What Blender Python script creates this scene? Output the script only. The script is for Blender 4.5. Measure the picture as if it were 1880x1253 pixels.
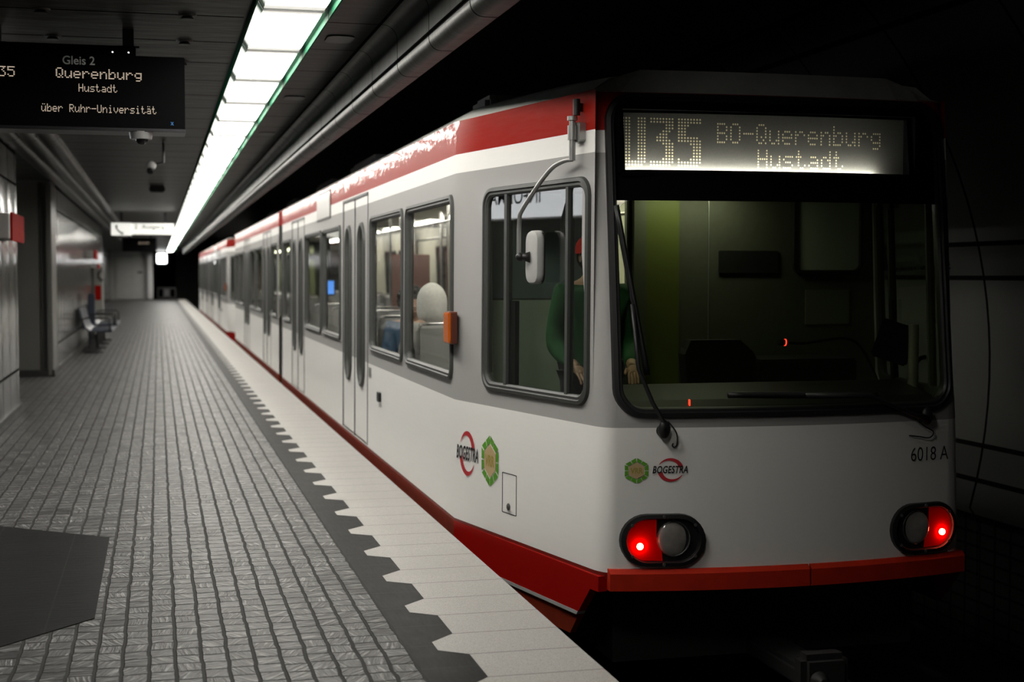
import bpy, bmesh, math, random
from math import sin, cos, pi, radians, sqrt, atan2
from mathutils import Vector, Matrix
random.seed(7)
for o in list(bpy.data.objects):
    bpy.data.objects.remove(o)
SC = bpy.context.scene
COL = SC.collection

# ------------------------------------------------------------------ camera, world, exposure
cam_d = bpy.data.cameras.new('camera')
cam_d.lens = 50.0
cam_d.sensor_width = 36.0
cam_d.clip_end = 300
cam_d.clip_start = 0.05
cam_d.dof.use_dof = True
cam_d.dof.focus_distance = 7.0
cam_d.dof.aperture_fstop = 2.4
cam = bpy.data.objects.new('camera', cam_d)
COL.objects.link(cam)
cam.location = (0, 0, 1.5)
cam.rotation_euler = (radians(90 - 2.664), 0, -radians(13.963))
SC.camera = cam

world = bpy.data.worlds.new('world')
SC.world = world
world.use_nodes = True
world.node_tree.nodes['Background'].inputs[0].default_value = (0.8, 0.9, 1.0, 1)
world.node_tree.nodes['Background'].inputs[1].default_value = 0.0

SC.view_settings.view_transform = 'Standard'
SC.view_settings.look = 'None'
SC.view_settings.gamma = 1
SC.view_settings.use_curve_mapping = False
SC.view_settings.exposure = 0.95
SC.cycles.transparent_max_bounces = 24
SC.cycles.max_bounces = 10

LAMP_E = 15.0          # strength of the platform's fluorescent row
SALOON_E = 10.0        # strength of the lamps inside the tram

# ------------------------------------------------------------------ node helpers
class NT:
    def __init__(s, name):
        s.m = bpy.data.materials.new(name)
        s.m.use_nodes = True
        s.t = s.m.node_tree
        s.b = s.t.nodes['Principled BSDF']
        s.out = s.t.nodes['Material Output']
    def n(s, typ, **kw):
        nd = s.t.nodes.new(typ)
        for k, v in kw.items():
            setattr(nd, k, v)
        return nd
    def l(s, a, b):
        s.t.links.new(a, b)
    def val(s, sock, v):
        if hasattr(v, 'is_linked') or isinstance(v, bpy.types.NodeSocket):
            s.l(v, sock)
        else:
            sock.default_value = v
    def math(s, op, a, b=None, c=None, clamp=False):
        nd = s.n('ShaderNodeMath', operation=op)
        nd.use_clamp = clamp
        s.val(nd.inputs[0], a)
        if b is not None: s.val(nd.inputs[1], b)
        if c is not None: s.val(nd.inputs[2], c)
        return nd.outputs[0]
    def pos(s):
        g = s.n('ShaderNodeNewGeometry')
        sp = s.n('ShaderNodeSeparateXYZ')
        s.l(g.outputs['Position'], sp.inputs[0])
        return g.outputs['Position'], sp.outputs[0], sp.outputs[1], sp.outputs[2]
    def comb(s, x, y, z):
        nd = s.n('ShaderNodeCombineXYZ')
        s.val(nd.inputs[0], x); s.val(nd.inputs[1], y); s.val(nd.inputs[2], z)
        return nd.outputs[0]
    def noise(s, vec, scale, detail=2, rough=.5):
        nd = s.n('ShaderNodeTexNoise')
        s.l(vec, nd.inputs['Vector'])
        nd.inputs['Scale'].default_value = scale
        nd.inputs['Detail'].default_value = detail
        nd.inputs['Roughness'].default_value = rough
        return nd.outputs[0]
    def white(s, vec):
        nd = s.n('ShaderNodeTexWhiteNoise', noise_dimensions='3D')
        s.l(vec, nd.inputs['Vector'])
        return nd.outputs[0], nd.outputs[1]
    def mix(s, f, a, b):
        nd = s.n('ShaderNodeMix', data_type='RGBA')
        s.val(nd.inputs[0], f)
        s.val(nd.inputs[6], a if not isinstance(a, tuple) else (*a, 1))
        s.val(nd.inputs[7], b if not isinstance(b, tuple) else (*b, 1))
        return nd.outputs[2]
    def remap(s, v, a, b, c, d):
        nd = s.n('ShaderNodeMapRange')
        s.val(nd.inputs[0], v)
        for i, x in enumerate((a, b, c, d)):
            nd.inputs[i + 1].default_value = x
        return nd.outputs[0]
    def bump(s, h, strength, dist=.01):
        nd = s.n('ShaderNodeBump')
        nd.inputs['Strength'].default_value = strength
        nd.inputs['Distance'].default_value = dist
        s.l(h, nd.inputs['Height'])
        s.l(nd.outputs[0], s.b.inputs['Normal'])
        return nd
    def scale(s, vec, v):
        nd = s.n('ShaderNodeVectorMath', operation='MULTIPLY')
        s.l(vec, nd.inputs[0]); nd.inputs[1].default_value = v
        return nd.outputs[0]

def mat(name, col, rough=.5, metal=0., noise=.0, nscale=30, bump=0., coat=0., emit=None, es=0., spec=None):
    t = NT(name)
    b = t.b
    b.inputs['Roughness'].default_value = rough
    b.inputs['Metallic'].default_value = metal
    if coat: b.inputs['Coat Weight'].default_value = coat
    if spec is not None: b.inputs['Specular IOR Level'].default_value = spec
    p, x, y, z = t.pos()
    if noise or bump:
        f = t.noise(p, nscale, 3)
    if noise:
        lo = tuple(c * (1 - noise) for c in col); hi = tuple(min(1, c * (1 + noise)) for c in col)
        t.l(t.mix(f, lo, hi), b.inputs['Base Color'])
    else:
        b.inputs['Base Color'].default_value = (*col, 1)
    if bump:
        t.bump(f, bump)
    if emit:
        b.inputs['Emission Color'].default_value = (*emit, 1)
        b.inputs['Emission Strength'].default_value = es
    return t.m

def glass(name, tint, ior=1.5, rough=0.0, clear=1.0):
    t = NT(name)
    t.t.nodes.remove(t.b)
    tr = t.n('ShaderNodeBsdfTransparent'); tr.inputs[0].default_value = (*tint, 1)
    gl = t.n('ShaderNodeBsdfGlossy'); gl.inputs['Roughness'].default_value = rough
    fr = t.n('ShaderNodeFresnel'); fr.inputs[0].default_value = ior
    mx = t.n('ShaderNodeMixShader')
    g = t.n('ShaderNodeNewGeometry')
    t.l(t.math('MULTIPLY', fr.outputs[0], t.math('SUBTRACT', 1, g.outputs['Backfacing'])), mx.inputs[0]); t.l(tr.outputs[0], mx.inputs[1]); t.l(gl.outputs[0], mx.inputs[2])
    t.l(mx.outputs[0], t.out.inputs[0])
    return t.m

# ------------------------------------------------------------------ materials
def m_setts():
    t = NT('stone_setts')
    p, x, y, z = t.pos()
    wob = t.noise(t.scale(p, (3, 6, 3)), 1.0, 2)
    wob2 = t.noise(t.scale(p, (9, 9, 9)), 1.0, 2)
    xx = t.math('ADD', x, t.math('MULTIPLY', t.math('SUBTRACT', wob, .5), .022))
    u = t.math('DIVIDE', t.math('SUBTRACT', xx, .95), .1)
    col = t.math('FLOOR', u)
    fu = t.math('FRACT', u)
    r1, _ = t.white(t.comb(col, 3.3, 1.7))
    yy = t.math('ADD', t.math('ADD', y, t.math('MULTIPLY', t.math('SUBTRACT', wob2, .5), .03)), t.math('MULTIPLY', r1, .035))
    v = t.math('DIVIDE', yy, .112)
    row = t.math('FLOOR', v)
    fv = t.math('FRACT', v)
    du = t.math('MINIMUM', fu, t.math('SUBTRACT', 1, fu))
    dv = t.math('MINIMUM', fv, t.math('SUBTRACT', 1, fv))
    r2, rc = t.white(t.comb(col, row, .5))
    mu = t.remap(du, .05, .085, 0, 1)
    mv = t.remap(dv, .03, .062, 0, 1)
    stone = t.math('MULTIPLY', mu, mv)
    # cleft texture streaks, also used for painted glints, at a different slant per stone
    ang = t.math('MULTIPLY', r2, 2.4)
    sx = t.math('ADD', t.math('MULTIPLY', x, t.math('COSINE', ang)), t.math('MULTIPLY', y, t.math('SINE', ang)))
    sy = t.math('SUBTRACT', t.math('MULTIPLY', y, t.math('COSINE', ang)), t.math('MULTIPLY', x, t.math('SINE', ang)))
    cl = t.noise(t.comb(t.math('MULTIPLY', sx, 7), t.math('MULTIPLY', sy, 55), t.math('MULTIPLY', r2, 37)), 1.0, 3, .6)
    shade = t.math('ADD', t.math('MULTIPLY', r2, .5), t.math('MULTIPLY', cl, .7))
    c = t.mix(t.remap(shade, .30, .95, 0, 1), (.009, .009, .0095), (.066, .0656, .0645))
    c = t.mix(t.remap(cl, .53, .66, 0, .75), c, (.26, .26, .255))  # bright glints on the cleft faces, painted into the colour as pale streaks
    t.l(t.remap(stone, 0, 1, .12, .25), t.b.inputs['Specular IOR Level'])
    c2 = t.mix(stone, (.034, .035, .034), c)
    t.l(c2, t.b.inputs['Base Color'])
    t.l(t.mix(stone, (.8, .8, .8), t.mix(cl, (.36, .36, .36), (.62, .62, .62))), t.b.inputs['Roughness'])
    h = t.math('ADD', t.math('MULTIPLY', stone, .6), t.math('MULTIPLY', t.math('MULTIPLY', cl, stone), 1.3))
    t.bump(h, .9, .008)
    return t.m

def joints(t, v, origin, step, w):
    f = t.math('FRACT', t.math('DIVIDE', t.math('SUBTRACT', v, origin), step))
    d = t.math('MINIMUM', f, t.math('SUBTRACT', 1, f))
    return t.remap(d, w / step * .5, w / step * .5 + .003 / step, 0, 1)

def m_edge_slab():
    t = NT('pale_terrazzo')
    p, x, y, z = t.pos()
    f = t.noise(p, 260, 2, .7)
    g = t.noise(p, 4, 3)
    c = t.mix(t.remap(f, .35, .7, 0, 1), (.22, .21, .20), (.50, .487, .462))
    r, _ = t.white(t.comb(t.math('FLOOR', t.math('DIVIDE', y, .33)), 1, 2))
    c = t.mix(t.math('MULTIPLY', r, .35), c, (.30, .285, .265))
    c = t.mix(t.math('MULTIPLY', g, .3), c, (.26, .25, .235))
    j = joints(t, y, 5.435, .33, .005)
    t.l(t.mix(j, (.10, .095, .09), c), t.b.inputs['Base Color'])
    t.b.inputs['Roughness'].default_value = .5
    t.bump(f, .15, .002)
    return t.m

def m_dark_strip():
    t = NT('dark_slate_strip')
    p, x, y, z = t.pos()
    f = t.noise(t.scale(p, (60, 8, 8)), 1, 4)
    g = t.noise(p, 6, 3)
    j = joints(t, y, 5.27, .33, .004)
    c = t.mix(t.math('MULTIPLY', f, g), (.008, .0085, .0085), (.045, .046, .045))
    t.l(t.mix(j, (.03, .03, .03), c), t.b.inputs['Base Color'])
    t.b.inputs['Roughness'].default_value = .45
    t.b.inputs['Specular IOR Level'].default_value = .03
    t.bump(f, .25, .003)
    return t.m

def m_slate_field():
    t = NT('dark_slate_field')
    p, x, y, z = t.pos()
    f = t.noise(t.scale(p, (6, 70, 8)), 1, 5)
    g = t.noise(p, 3, 3)
    j = joints(t, x, -.48, .42, .004)
    c = t.mix(t.math('MULTIPLY', f, g), (.005, .005, .0055), (.022, .022, .0225))
    t.l(t.mix(j, (.02, .02, .02), c), t.b.inputs['Base Color'])
    t.b.inputs['Roughness'].default_value = .5
    t.b.inputs['Specular IOR Level'].default_value = .03
    t.bump(f, .5, .004)
    return t.m

def m_paint():
    """tram livery: zones by height on the body"""
    t = NT('tram_livery')
    p, x, y, z = t.pos()
    rmp = t.n('ShaderNodeValToRGB')
    rmp.color_ramp.interpolation = 'CONSTANT'
    white = (.82, .812, .79, 1); grey = (.36, .355, .348, 1); red = (.30, .006, .0008, 1); low = (.15, .008, .004, 1); roof = (.22, .225, .215, 1)
    stops = [(-1, low), (.048, white), (.757, grey), (2.088, white), (2.198, red), (2.398, roof)]
    e = rmp.color_ramp.elements
    while len(e) < len(stops):
        e.new(.5)
    for el, (h, c) in zip(e, stops):
        el.position = (h + 1) / 4
        el.color = c
    t.l(t.math('DIVIDE', t.math('ADD', z, 1), 4), rmp.inputs[0])
    g = t.noise(t.scale(p, (2, 1.2, 2)), 1, 3)
    gr = t.noise(t.scale(p, (30, 3, 60)), 1, 3)
    c = t.mix(t.math('MULTIPLY', gr, .06), rmp.outputs[0], (.30, .29, .28))
    t.l(c, t.b.inputs['Base Color'])
    t.b.inputs['Roughness'].default_value = .36
    t.b.inputs['Specular IOR Level'].default_value = .02
    t.b.inputs['Coat Weight'].default_value = .13
    t.b.inputs['Coat Roughness'].default_value = .035
    w = t.noise(t.scale(p, (1.5, 3.2, 7)), 1, 3, .6)
    bn = t.bump(w, .055, .05)
    for k in list(t.b.inputs['Normal'].links): t.t.links.remove(k)
    t.l(bn.outputs[0], t.b.inputs['Coat Normal'])
    return t.m

def m_ceiling(name, step, y0, col, rough, xs=None, jw=.024, zs=(), spec=.03, bump=.35):
    t = NT(name)
    p, x, y, z = t.pos()
    j = joints(t, y, y0, step, jw)
    g = t.noise(t.scale(p, (1.2, 3.5, 1)), 1.7, 3)
    r, _ = t.white(t.comb(t.math('FLOOR', t.math('DIVIDE', t.math('SUBTRACT', y, y0), step)), 1, 2))
    c = t.mix(t.math('ADD', t.math('MULTIPLY', g, .6), t.math('MULTIPLY', r, .3)), tuple(k * .72 for k in col), col)
    if xs:
        for q in xs:
            d = t.math('ABSOLUTE', t.math('SUBTRACT', x, q))
            j = t.math('MULTIPLY', j, t.remap(d, .010, .014, 0, 1))
    for q in zs:
        d = t.math('ABSOLUTE', t.math('SUBTRACT', z, q))
        j = t.math('MULTIPLY', j, t.remap(d, .009, .013, 0, 1))
    t.l(t.mix(j, (.008, .008, .008), c), t.b.inputs['Base Color'])
    t.b.inputs['Roughness'].default_value = rough
    t.l(t.math('MULTIPLY', j, spec), t.b.inputs['Specular IOR Level'])
    h = t.math('ADD', t.math('MULTIPLY', j, .3), g)
    t.bump(h, bump, .03)
    return t.m

def m_wallpanel():
    t = NT('enamel_wall_panels')
    p, x, y, z = t.pos()
    jz = None
    for q in (.44, 2.505, 2.855):
        d = t.math('ABSOLUTE', t.math('SUBTRACT', z, q))
        k = t.remap(d, .014, .019, 0, 1)
        jz = k if jz is None else t.math('MULTIPLY', jz, k)
    j = t.math('MULTIPLY', joints(t, y, 15.9, .75, .02), jz)
    g = t.noise(t.scale(p, (1, 1.5, 1.5)), 1, 3)
    c = t.mix(g, (.032, .032, .030), (.058, .058, .054))
    t.l(t.mix(j, (.012, .012, .012), c), t.b.inputs['Base Color'])
    t.b.inputs['Roughness'].default_value = .15
    t.l(t.math('MULTIPLY', j, .32), t.b.inputs['Specular IOR Level'])
    f = t.math('FRACT', t.math('DIVIDE', t.math('SUBTRACT', y, 15.9), .75))
    bow = t.math('MULTIPLY', t.math('MULTIPLY', f, t.math('SUBTRACT', 1, f)), .9)
    h = t.math('ADD', bow, t.math('MULTIPLY', g, .25))
    t.bump(h, .6, .05)
    return t.m

def m_tunnel():
    t = NT('tunnel_lining_panels')
    p, x, y, z = t.pos()
    jy = joints(t, y, 8.19, 1.22, .022)
    jz = None
    for q in (3.26, 3.05, 1.70, 1.48, .39, .167, -.07):
        d = t.math('ABSOLUTE', t.math('SUBTRACT', z, q))
        k = t.remap(d, .013, .018, 0, 1)
        jz = k if jz is None else t.math('MULTIPLY', jz, k)
    g = t.noise(p, 1.2, 3)
    c = t.mix(g, (.060, .060, .061), (.074, .074, .075))
    panel = t.mix(t.math('MULTIPLY', jy, jz), (.006, .006, .006), c)
    # below the panels: bare block masonry
    by = joints(t, y, 0, .17, .02); bz = joints(t, z, 0, .09, .014)
    br = t.mix(t.math('MULTIPLY', by, bz), (.008, .008, .008), t.mix(g, (.03, .03, .03), (.045, .045, .045)))
    t.l(t.math('MULTIPLY', t.math('MULTIPLY', jy, jz), .06), t.b.inputs['Specular IOR Level'])
    low = t.math('LESS_THAN', z, -.08)
    t.l(t.mix(low, panel, br), t.b.inputs['Base Color'])
    t.b.inputs['Roughness'].default_value = .5
    return t.m

def m_lamp(name, col, s):
    """opal diffuser over two tubes: a little dimmer where the tubes end"""
    t = NT(name)
    tc = t.n('ShaderNodeTexCoord')
    sp = t.n('ShaderNodeSeparateXYZ')
    t.l(tc.outputs['Object'], sp.inputs[0])
    d = t.math('ABSOLUTE', sp.outputs[1])
    f = t.remap(d, .46, .60, 1.0, .026)
    g = t.n('ShaderNodeNewGeometry'); sn = t.n('ShaderNodeSeparateXYZ'); t.l(g.outputs['True Normal'], sn.inputs[0])
    side = t.math('GREATER_THAN', t.math('ABSOLUTE', sn.outputs[0]), .5)
    f = t.math('MULTIPLY', f, t.math('SUBTRACT', 1, t.math('MULTIPLY', side, .94)))
    t.b.inputs['Base Color'].default_value = (.8, .8, .8, 1)
    t.b.inputs['Roughness'].default_value = .35
    t.b.inputs['Emission Color'].default_value = (*col, 1)
    t.l(t.math('MULTIPLY', f, s), t.b.inputs['Emission Strength'])
    return t.m

M = {}
M['setts'] = m_setts()
M['slab'] = m_edge_slab()
M['strip'] = m_dark_strip()
M['field'] = m_slate_field()
M['paint'] = m_paint()
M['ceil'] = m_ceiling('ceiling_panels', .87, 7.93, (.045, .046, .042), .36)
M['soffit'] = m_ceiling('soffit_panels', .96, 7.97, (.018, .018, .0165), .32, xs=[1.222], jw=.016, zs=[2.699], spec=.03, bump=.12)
M['cornice'] = m_ceiling('cornice_metal', 2.4, 7.97, (.05, .05, .047), .28)
M['wall'] = m_wallpanel()
M['tunnel'] = m_tunnel()
M['lamp'] = m_lamp('opal_diffuser', (1, .965, .885), LAMP_E)
M['green'] = mat('green_trim', (.0, .07, .03), .7, spec=.05)
M['darkgap'] = mat('dark_metal_gap', (.012, .014, .013), .5)
M['black'] = mat('black_plastic', (.012, .012, .013), .45, spec=.35)
M['rubber'] = mat('window_rubber', (.050, .052, .050), .55, noise=.2)
M['frame'] = mat('dark_window_frame', (.06, .062, .06), .4)
M['signblk'] = mat('sign_housing_black', (.003, .003, .0035), .4, spec=.05)
M['signedge'] = mat('sign_edge_metal', (.05, .05, .055), .35, metal=.7)
M['led'] = mat('amber_led', (.3, .25, .2), .5, emit=(1, .80, .62), es=.36)
M['dotty'] = mat('flip_dot_lit', (.95, .87, .62), .6)
M['dotpanel'] = mat('flip_dot_panel', (.10, .10, .098), .6, noise=.3, nscale=200)
M['greytext'] = mat('grey_lettering', (.8, .8, .8), .5)
M['bluetext'] = mat('blue_mark', (.02, .12, .30), .5, emit=(.02, .14, .35), es=.15)
M['whiteled'] = mat('white_led', (1, 1, 1), .5, emit=(1, 1, 1), es=4)
M['camwhite'] = mat('camera_housing', (.30, .30, .30), .4)
M['camdark'] = mat('camera_dome', (.01, .01, .011), .08)
M['red'] = mat('red_enamel', (.24, .005, .003), .7, spec=.04)
M['bumper'] = mat('red_bumper', (.48, .024, .008), .6, spec=.15, noise=.25, nscale=12)
M['stripe'] = mat('grey_stripe', (.35, .35, .34), .5)
M['brown'] = mat('brown_red_skirt', (.16, .018, .006), .7, spec=.1, noise=.3, nscale=10)
M['skirtred'] = mat('red_skirt', (.30, .0035, .0015), .5, spec=.1)
M['under'] = mat('underframe', (.012, .012, .012), .7)
M['coupler'] = mat('coupler_steel', (.02, .02, .02), .6, metal=.2, noise=.4)
M['rail'] = mat('rail_steel', (.12, .11, .10), .35, metal=.8)
M['ballast'] = mat('track_bed', (.02, .02, .02), .9, noise=.5, nscale=25, bump=.6)
M['concrete'] = mat('concrete', (.10, .10, .10), .8, noise=.3, nscale=8)
M['glass'] = glass('saloon_glass', (.92, .93, .92))
M['cabglass'] = glass('cab_glass', (.80, .84, .80), ior=2.0)
M['windshield'] = glass('windshield_glass', (.80, .84, .72), ior=1.35)
M['lining'] = mat('cream_lining', (.50, .49, .41), .5)
M['cablining'] = mat('cab_green_lining', (.10, .11, .07), .6, noise=.1)
M['cabpanel'] = mat('olive_panel', (.08, .083, .062), .55, noise=.15)
M['yellow'] = mat('yellow_green_panel', (.10, .12, .022), .5)
M['greygreen'] = mat('grey_green_panel', (.42, .47, .38), .5)
M['saloonlamp'] = mat('saloon_lamp', (1, 1, .95), .5, emit=(1, .95, .84), es=SALOON_E)
M['seat'] = mat('seat_shell', (.25, .25, .24), .5)
M['seatfab'] = mat('seat_fabric', (.05, .09, .16), .8, noise=.4, nscale=60)
M['chrome'] = mat('brushed_rail', (.5, .5, .5), .25, metal=1)
M['alu'] = mat('aluminium', (.34, .34, .33), .35, metal=.6)
M['mirrorback'] = mat('mirror_shell_grey', (.40, .40, .39), .45)
M['mirrorglass'] = mat('mirror_glass', (.5, .5, .5), .03, metal=1)
M['orange'] = mat('orange_lens', (.62, .13, .01), .25, coat=.5)
M['orangedark'] = mat('dark_orange_lens', (.10, .03, .02), .3)
M['redlens'] = mat('red_tail_reflector', (.55, .002, .001), .35, emit=(1, .006, .002), es=.018, spec=0)
M['redbulb'] = mat('red_tail_bulb', (1, .2, .15), .4, emit=(1, .10, .05), es=26)
M['clearlens'] = mat('clear_lamp_lens', (.26, .24, .225), .15, coat=1, noise=.35, nscale=22)
M['screw'] = mat('steel_screw', (.28, .28, .28), .35, metal=.8)
M['logored'] = mat('logo_red', (.48, .03, .04), .45)
M['logogreen'] = mat('logo_green', (.10, .32, .02), .45)
M['logobeige'] = mat('logo_beige', (.52, .38, .20), .5)
M['logoolive'] = mat('logo_olive', (.33, .27, .05), .5)
M['nameink'] = mat('name_ink', (.002, .002, .002), .8, spec=0)
M['ink'] = mat('black_ink', (.012, .012, .014), .5)
M['bluebench'] = mat('blue_seat_mesh', (.006, .014, .030), .45)
M['post'] = mat('dark_post', (.02, .02, .022), .45)
M['pillar'] = mat('pillar_cladding', (.10, .10, .092), .35, noise=.12, nscale=2)
M['skirting'] = mat('black_skirting', (.012, .012, .012), .4)
M['signlit'] = mat('lit_sign_face', (.8, .8, .75), .5, emit=(1, .99, .92), es=.42)
M['infolit'] = mat('lit_information_face', (.8, .8, .8), .5, emit=(.93, .97, 1), es=1.5)
M['boxlit'] = mat('lit_white_face', (1, 1, 1), .5, emit=(1, 1, 1), es=5)
M['greybox'] = mat('grey_box', (.34, .32, .31), .5)
M['white_blind'] = mat('white_blind', (.60, .585, .565), .3, coat=.3)
M['door'] = mat('pale_door', (.42, .42, .40), .45, noise=.1, nscale=3)
M['phone'] = mat('emergency_post_grey', (.22, .22, .20), .45)
M['skin'] = mat('skin', (.46, .27, .19), .5)
M['scarf'] = mat('white_cloth', (.62, .61, .58), .8, noise=.2, nscale=40, bump=.3)
M['hair'] = mat('dark_hair', (.012, .010, .009), .7, noise=.5, nscale=60, bump=1.0)
M['coatdark'] = mat('dark_coat', (.02, .022, .025), .8)
M['bluecloth'] = mat('blue_cloth', (.04, .09, .16), .8)
M['greycloth'] = mat('grey_cloth', (.28, .28, .27), .8)
M['greencloth'] = mat('green_cloth', (.02, .10, .035), .8)
M['redcloth'] = mat('red_cloth', (.60, .02, .012), .7)
M['trousers'] = mat('dark_trousers', (.02, .02, .03), .8)
M['eye'] = mat('eye_dark', (.01, .01, .01), .2)
M['paper'] = mat('paper_notice', (.14, .145, .115), .7)
M['screen'] = mat('dark_screen', (.01, .012, .02), .12)
M['redled'] = mat('red_indicator', (1, .05, .02), .4, emit=(1, .04, .02), es=1.6)
M['bluescreen'] = mat('blue_screen', (.1, .3, 1), .4, emit=(.10, .35, 1), es=.8)
M['screenpink'] = mat('dull_red_screen', (.26, .13, .11), .5)
M['dash'] = mat('dash_black', (.013, .013, .013), .5)
M['lampcream'] = mat('lamp_housing_white', (.6, .6, .6), .4)

# ------------------------------------------------------------------ geometry helpers
WORLD = {}   # object -> world origin

def reg(o, parent, loc):
    loc = Vector(loc)
    if parent is not None:
        o.parent = parent
        o.location = loc - WORLD[parent.name]
    else:
        o.location = loc
    WORLD[o.name] = loc

def tag(o, label=None, cat=None, group=None, kind=None):
    if label: o['label'] = label
    if cat: o['category'] = cat
    if group: o['group'] = group
    if kind: o['kind'] = kind
    return o

def thing(name, label, cat, loc, group=None):
    o = bpy.data.objects.new(name, None)
    o.empty_display_size = .2
    COL.objects.link(o)
    reg(o, None, loc)
    return tag(o, label, cat, group)

def obj(name, bm, m, parent=None, smooth=False, label=None, origin=None, recalc=True, angle=None):
    """link a bmesh (world coordinates) as ONE mesh object"""
    if recalc:
        bmesh.ops.recalc_face_normals(bm, faces=bm.faces)
    if parent is not None and origin is None:
        org = WORLD[parent.name]
    elif origin is not None:
        org = Vector(origin)
    else:
        xs = [v.co for v in bm.verts]
        org = Vector(((min(c.x for c in xs) + max(c.x for c in xs)) / 2, (min(c.y for c in xs) + max(c.y for c in xs)) / 2, min(c.z for c in xs)))
    for v in bm.verts:
        v.co -= org
    for f in bm.faces:
        f.smooth = smooth
    me = bpy.data.meshes.new(name)
    bm.to_mesh(me); bm.free()
    me.materials.append(m)
    o = bpy.data.objects.new(name, me)
    COL.objects.link(o)
    reg(o, parent, org)
    if smooth and angle:
        me.set_sharp_from_angle(angle=radians(angle))
    if label: o['label'] = label
    return o

def struct(name, bm, m, smooth=False, label=None, **k):
    o = obj(name, bm, m, None, smooth, origin=(0, 0, 0), **k)
    o['kind'] = 'structure'
    if label: o['label'] = label
    return o

def B(): return bmesh.new()

def box(bm, x0, x1, y0, y1, z0, z1, bev=0, seg=2):
    r = bmesh.ops.create_cube(bm, size=1)
    vs = r['verts']
    for v in vs:
        v.co = Vector(((x0 + x1) / 2 + v.co.x * (x1 - x0), (y0 + y1) / 2 + v.co.y * (y1 - y0), (z0 + z1) / 2 + v.co.z * (z1 - z0)))
    if bev:
        es = set(e for v in vs for e in v.link_edges)
        bmesh.ops.bevel(bm, geom=list(es), offset=bev, segments=seg, affect='EDGES')
    return bm

def cyl(bm, p0, p1, r0, r1=None, seg=16):
    if r1 is None: r1 = r0
    p0, p1 = Vector(p0), Vector(p1)
    d = (p1 - p0).normalized()
    a = d.orthogonal().normalized(); b = d.cross(a)
    l0 = [bm.verts.new(p0 + (a * cos(2 * pi * i / seg) + b * sin(2 * pi * i / seg)) * r0) for i in range(seg)]
    l1 = [bm.verts.new(p1 + (a * cos(2 * pi * i / seg) + b * sin(2 * pi * i / seg)) * r1) for i in range(seg)]
    for i in range(seg):
        j = (i + 1) % seg
        bm.faces.new((l0[i], l0[j], l1[j], l1[i]))
    bm.faces.new(l0[::-1]); bm.faces.new(l1)
    return bm

def tube(bm, pts, r, seg=8):
    pts = [Vector(p) for p in pts]
    rs = r if isinstance(r, (list, tuple)) else [r] * len(pts)
    rings = []
    a = None
    for i, p in enumerate(pts):
        d = ((pts[min(i + 1, len(pts) - 1)] - pts[max(i - 1, 0)])).normalized()
        a = d.orthogonal().normalized() if a is None else (a - d * a.dot(d)).normalized()
        b = d.cross(a)
        rings.append([bm.verts.new(p + (a * cos(2 * pi * k / seg) + b * sin(2 * pi * k / seg)) * rs[i]) for k in range(seg)])
    for r0, r1 in zip(rings, rings[1:]):
        for k in range(seg):
            j = (k + 1) % seg
            bm.faces.new((r0[k], r0[j], r1[j], r1[k]))
    bm.faces.new(rings[0][::-1]); bm.faces.new(rings[-1])
    return bm

def smooth_path(pts, n=6):
    """Catmull-Rom through the points"""
    P = [Vector(p) for p in pts]
    out = []
    for i in range(len(P) - 1):
        p0, p1, p2, p3 = P[max(i - 1, 0)], P[i], P[i + 1], P[min(i + 2, len(P) - 1)]
        for k in range(n):
            t = k / n
            out.append(.5 * ((2 * p1) + (p2 - p0) * t + (2 * p0 - 5 * p1 + 4 * p2 - p3) * t * t + (3 * p1 - p0 - 3 * p2 + p3) * t ** 3))
    out.append(P[-1])
    return out

def sphere(bm, c, r, seg=20, rings=12, mfn=None):
    res = bmesh.ops.create_uvsphere(bm, u_segments=seg, v_segments=rings, radius=1)
    rx, ry, rz = r if isinstance(r, (tuple, list)) else (r, r, r)
    for v in res['verts']:
        co = Vector((v.co.x * rx, v.co.y * ry, v.co.z * rz))
        if mfn: co = mfn(co)
        v.co = co + Vector(c)
    return bm

def prism(bm, poly, map0, map1):
    """solid between two mapped copies of a 2D polygon"""
    a = [bm.verts.new(map0(*p)) for p in poly]
    b = [bm.verts.new(map1(*p)) for p in poly]
    n = len(poly)
    for i in range(n):
        j = (i + 1) % n
        bm.faces.new((a[i], a[j], b[j], b[i]))
    bm.faces.new(a[::-1]); bm.faces.new(b)
    return bm

def sweep(bm, prof, ys, close=False):
    """profile of (x, z) swept along Y"""
    rings = [[bm.verts.new((x, y, z)) for x, z in prof] for y in ys]
    n = len(prof)
    for r0, r1 in zip(rings, rings[1:]):
        for i in range(n if close else n - 1):
            j = (i + 1) % n
            bm.faces.new((r0[i], r0[j], r1[j], r1[i]))
    if close:
        bm.faces.new(rings[0][::-1]); bm.faces.new(rings[-1])
    return bm

def rrect(u0, u1, v0, v1, r, n=6, m=3):
    out = []
    def arc(cx, cy, a0):
        for i in range(n + 1):
            a = a0 + pi / 2 * i / n
            out.append((cx + r * cos(a), cy + r * sin(a)))
    def line(p, q):
        for i in range(1, m):
            out.append((p[0] + (q[0] - p[0]) * i / m, p[1] + (q[1] - p[1]) * i / m))
    arc(u1 - r, v1 - r, 0)
    line((u1 - r, v1), (u0 + r, v1))
    arc(u0 + r, v1 - r, pi / 2)
    line((u0, v1 - r), (u0, v0 + r))
    arc(u0 + r, v0 + r, pi)
    line((u0 + r, v0), (u1 - r, v0))
    arc(u1 - r, v0 + r, 1.5 * pi)
    line((u1, v0 + r), (u1, v1 - r))
    return out

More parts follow.
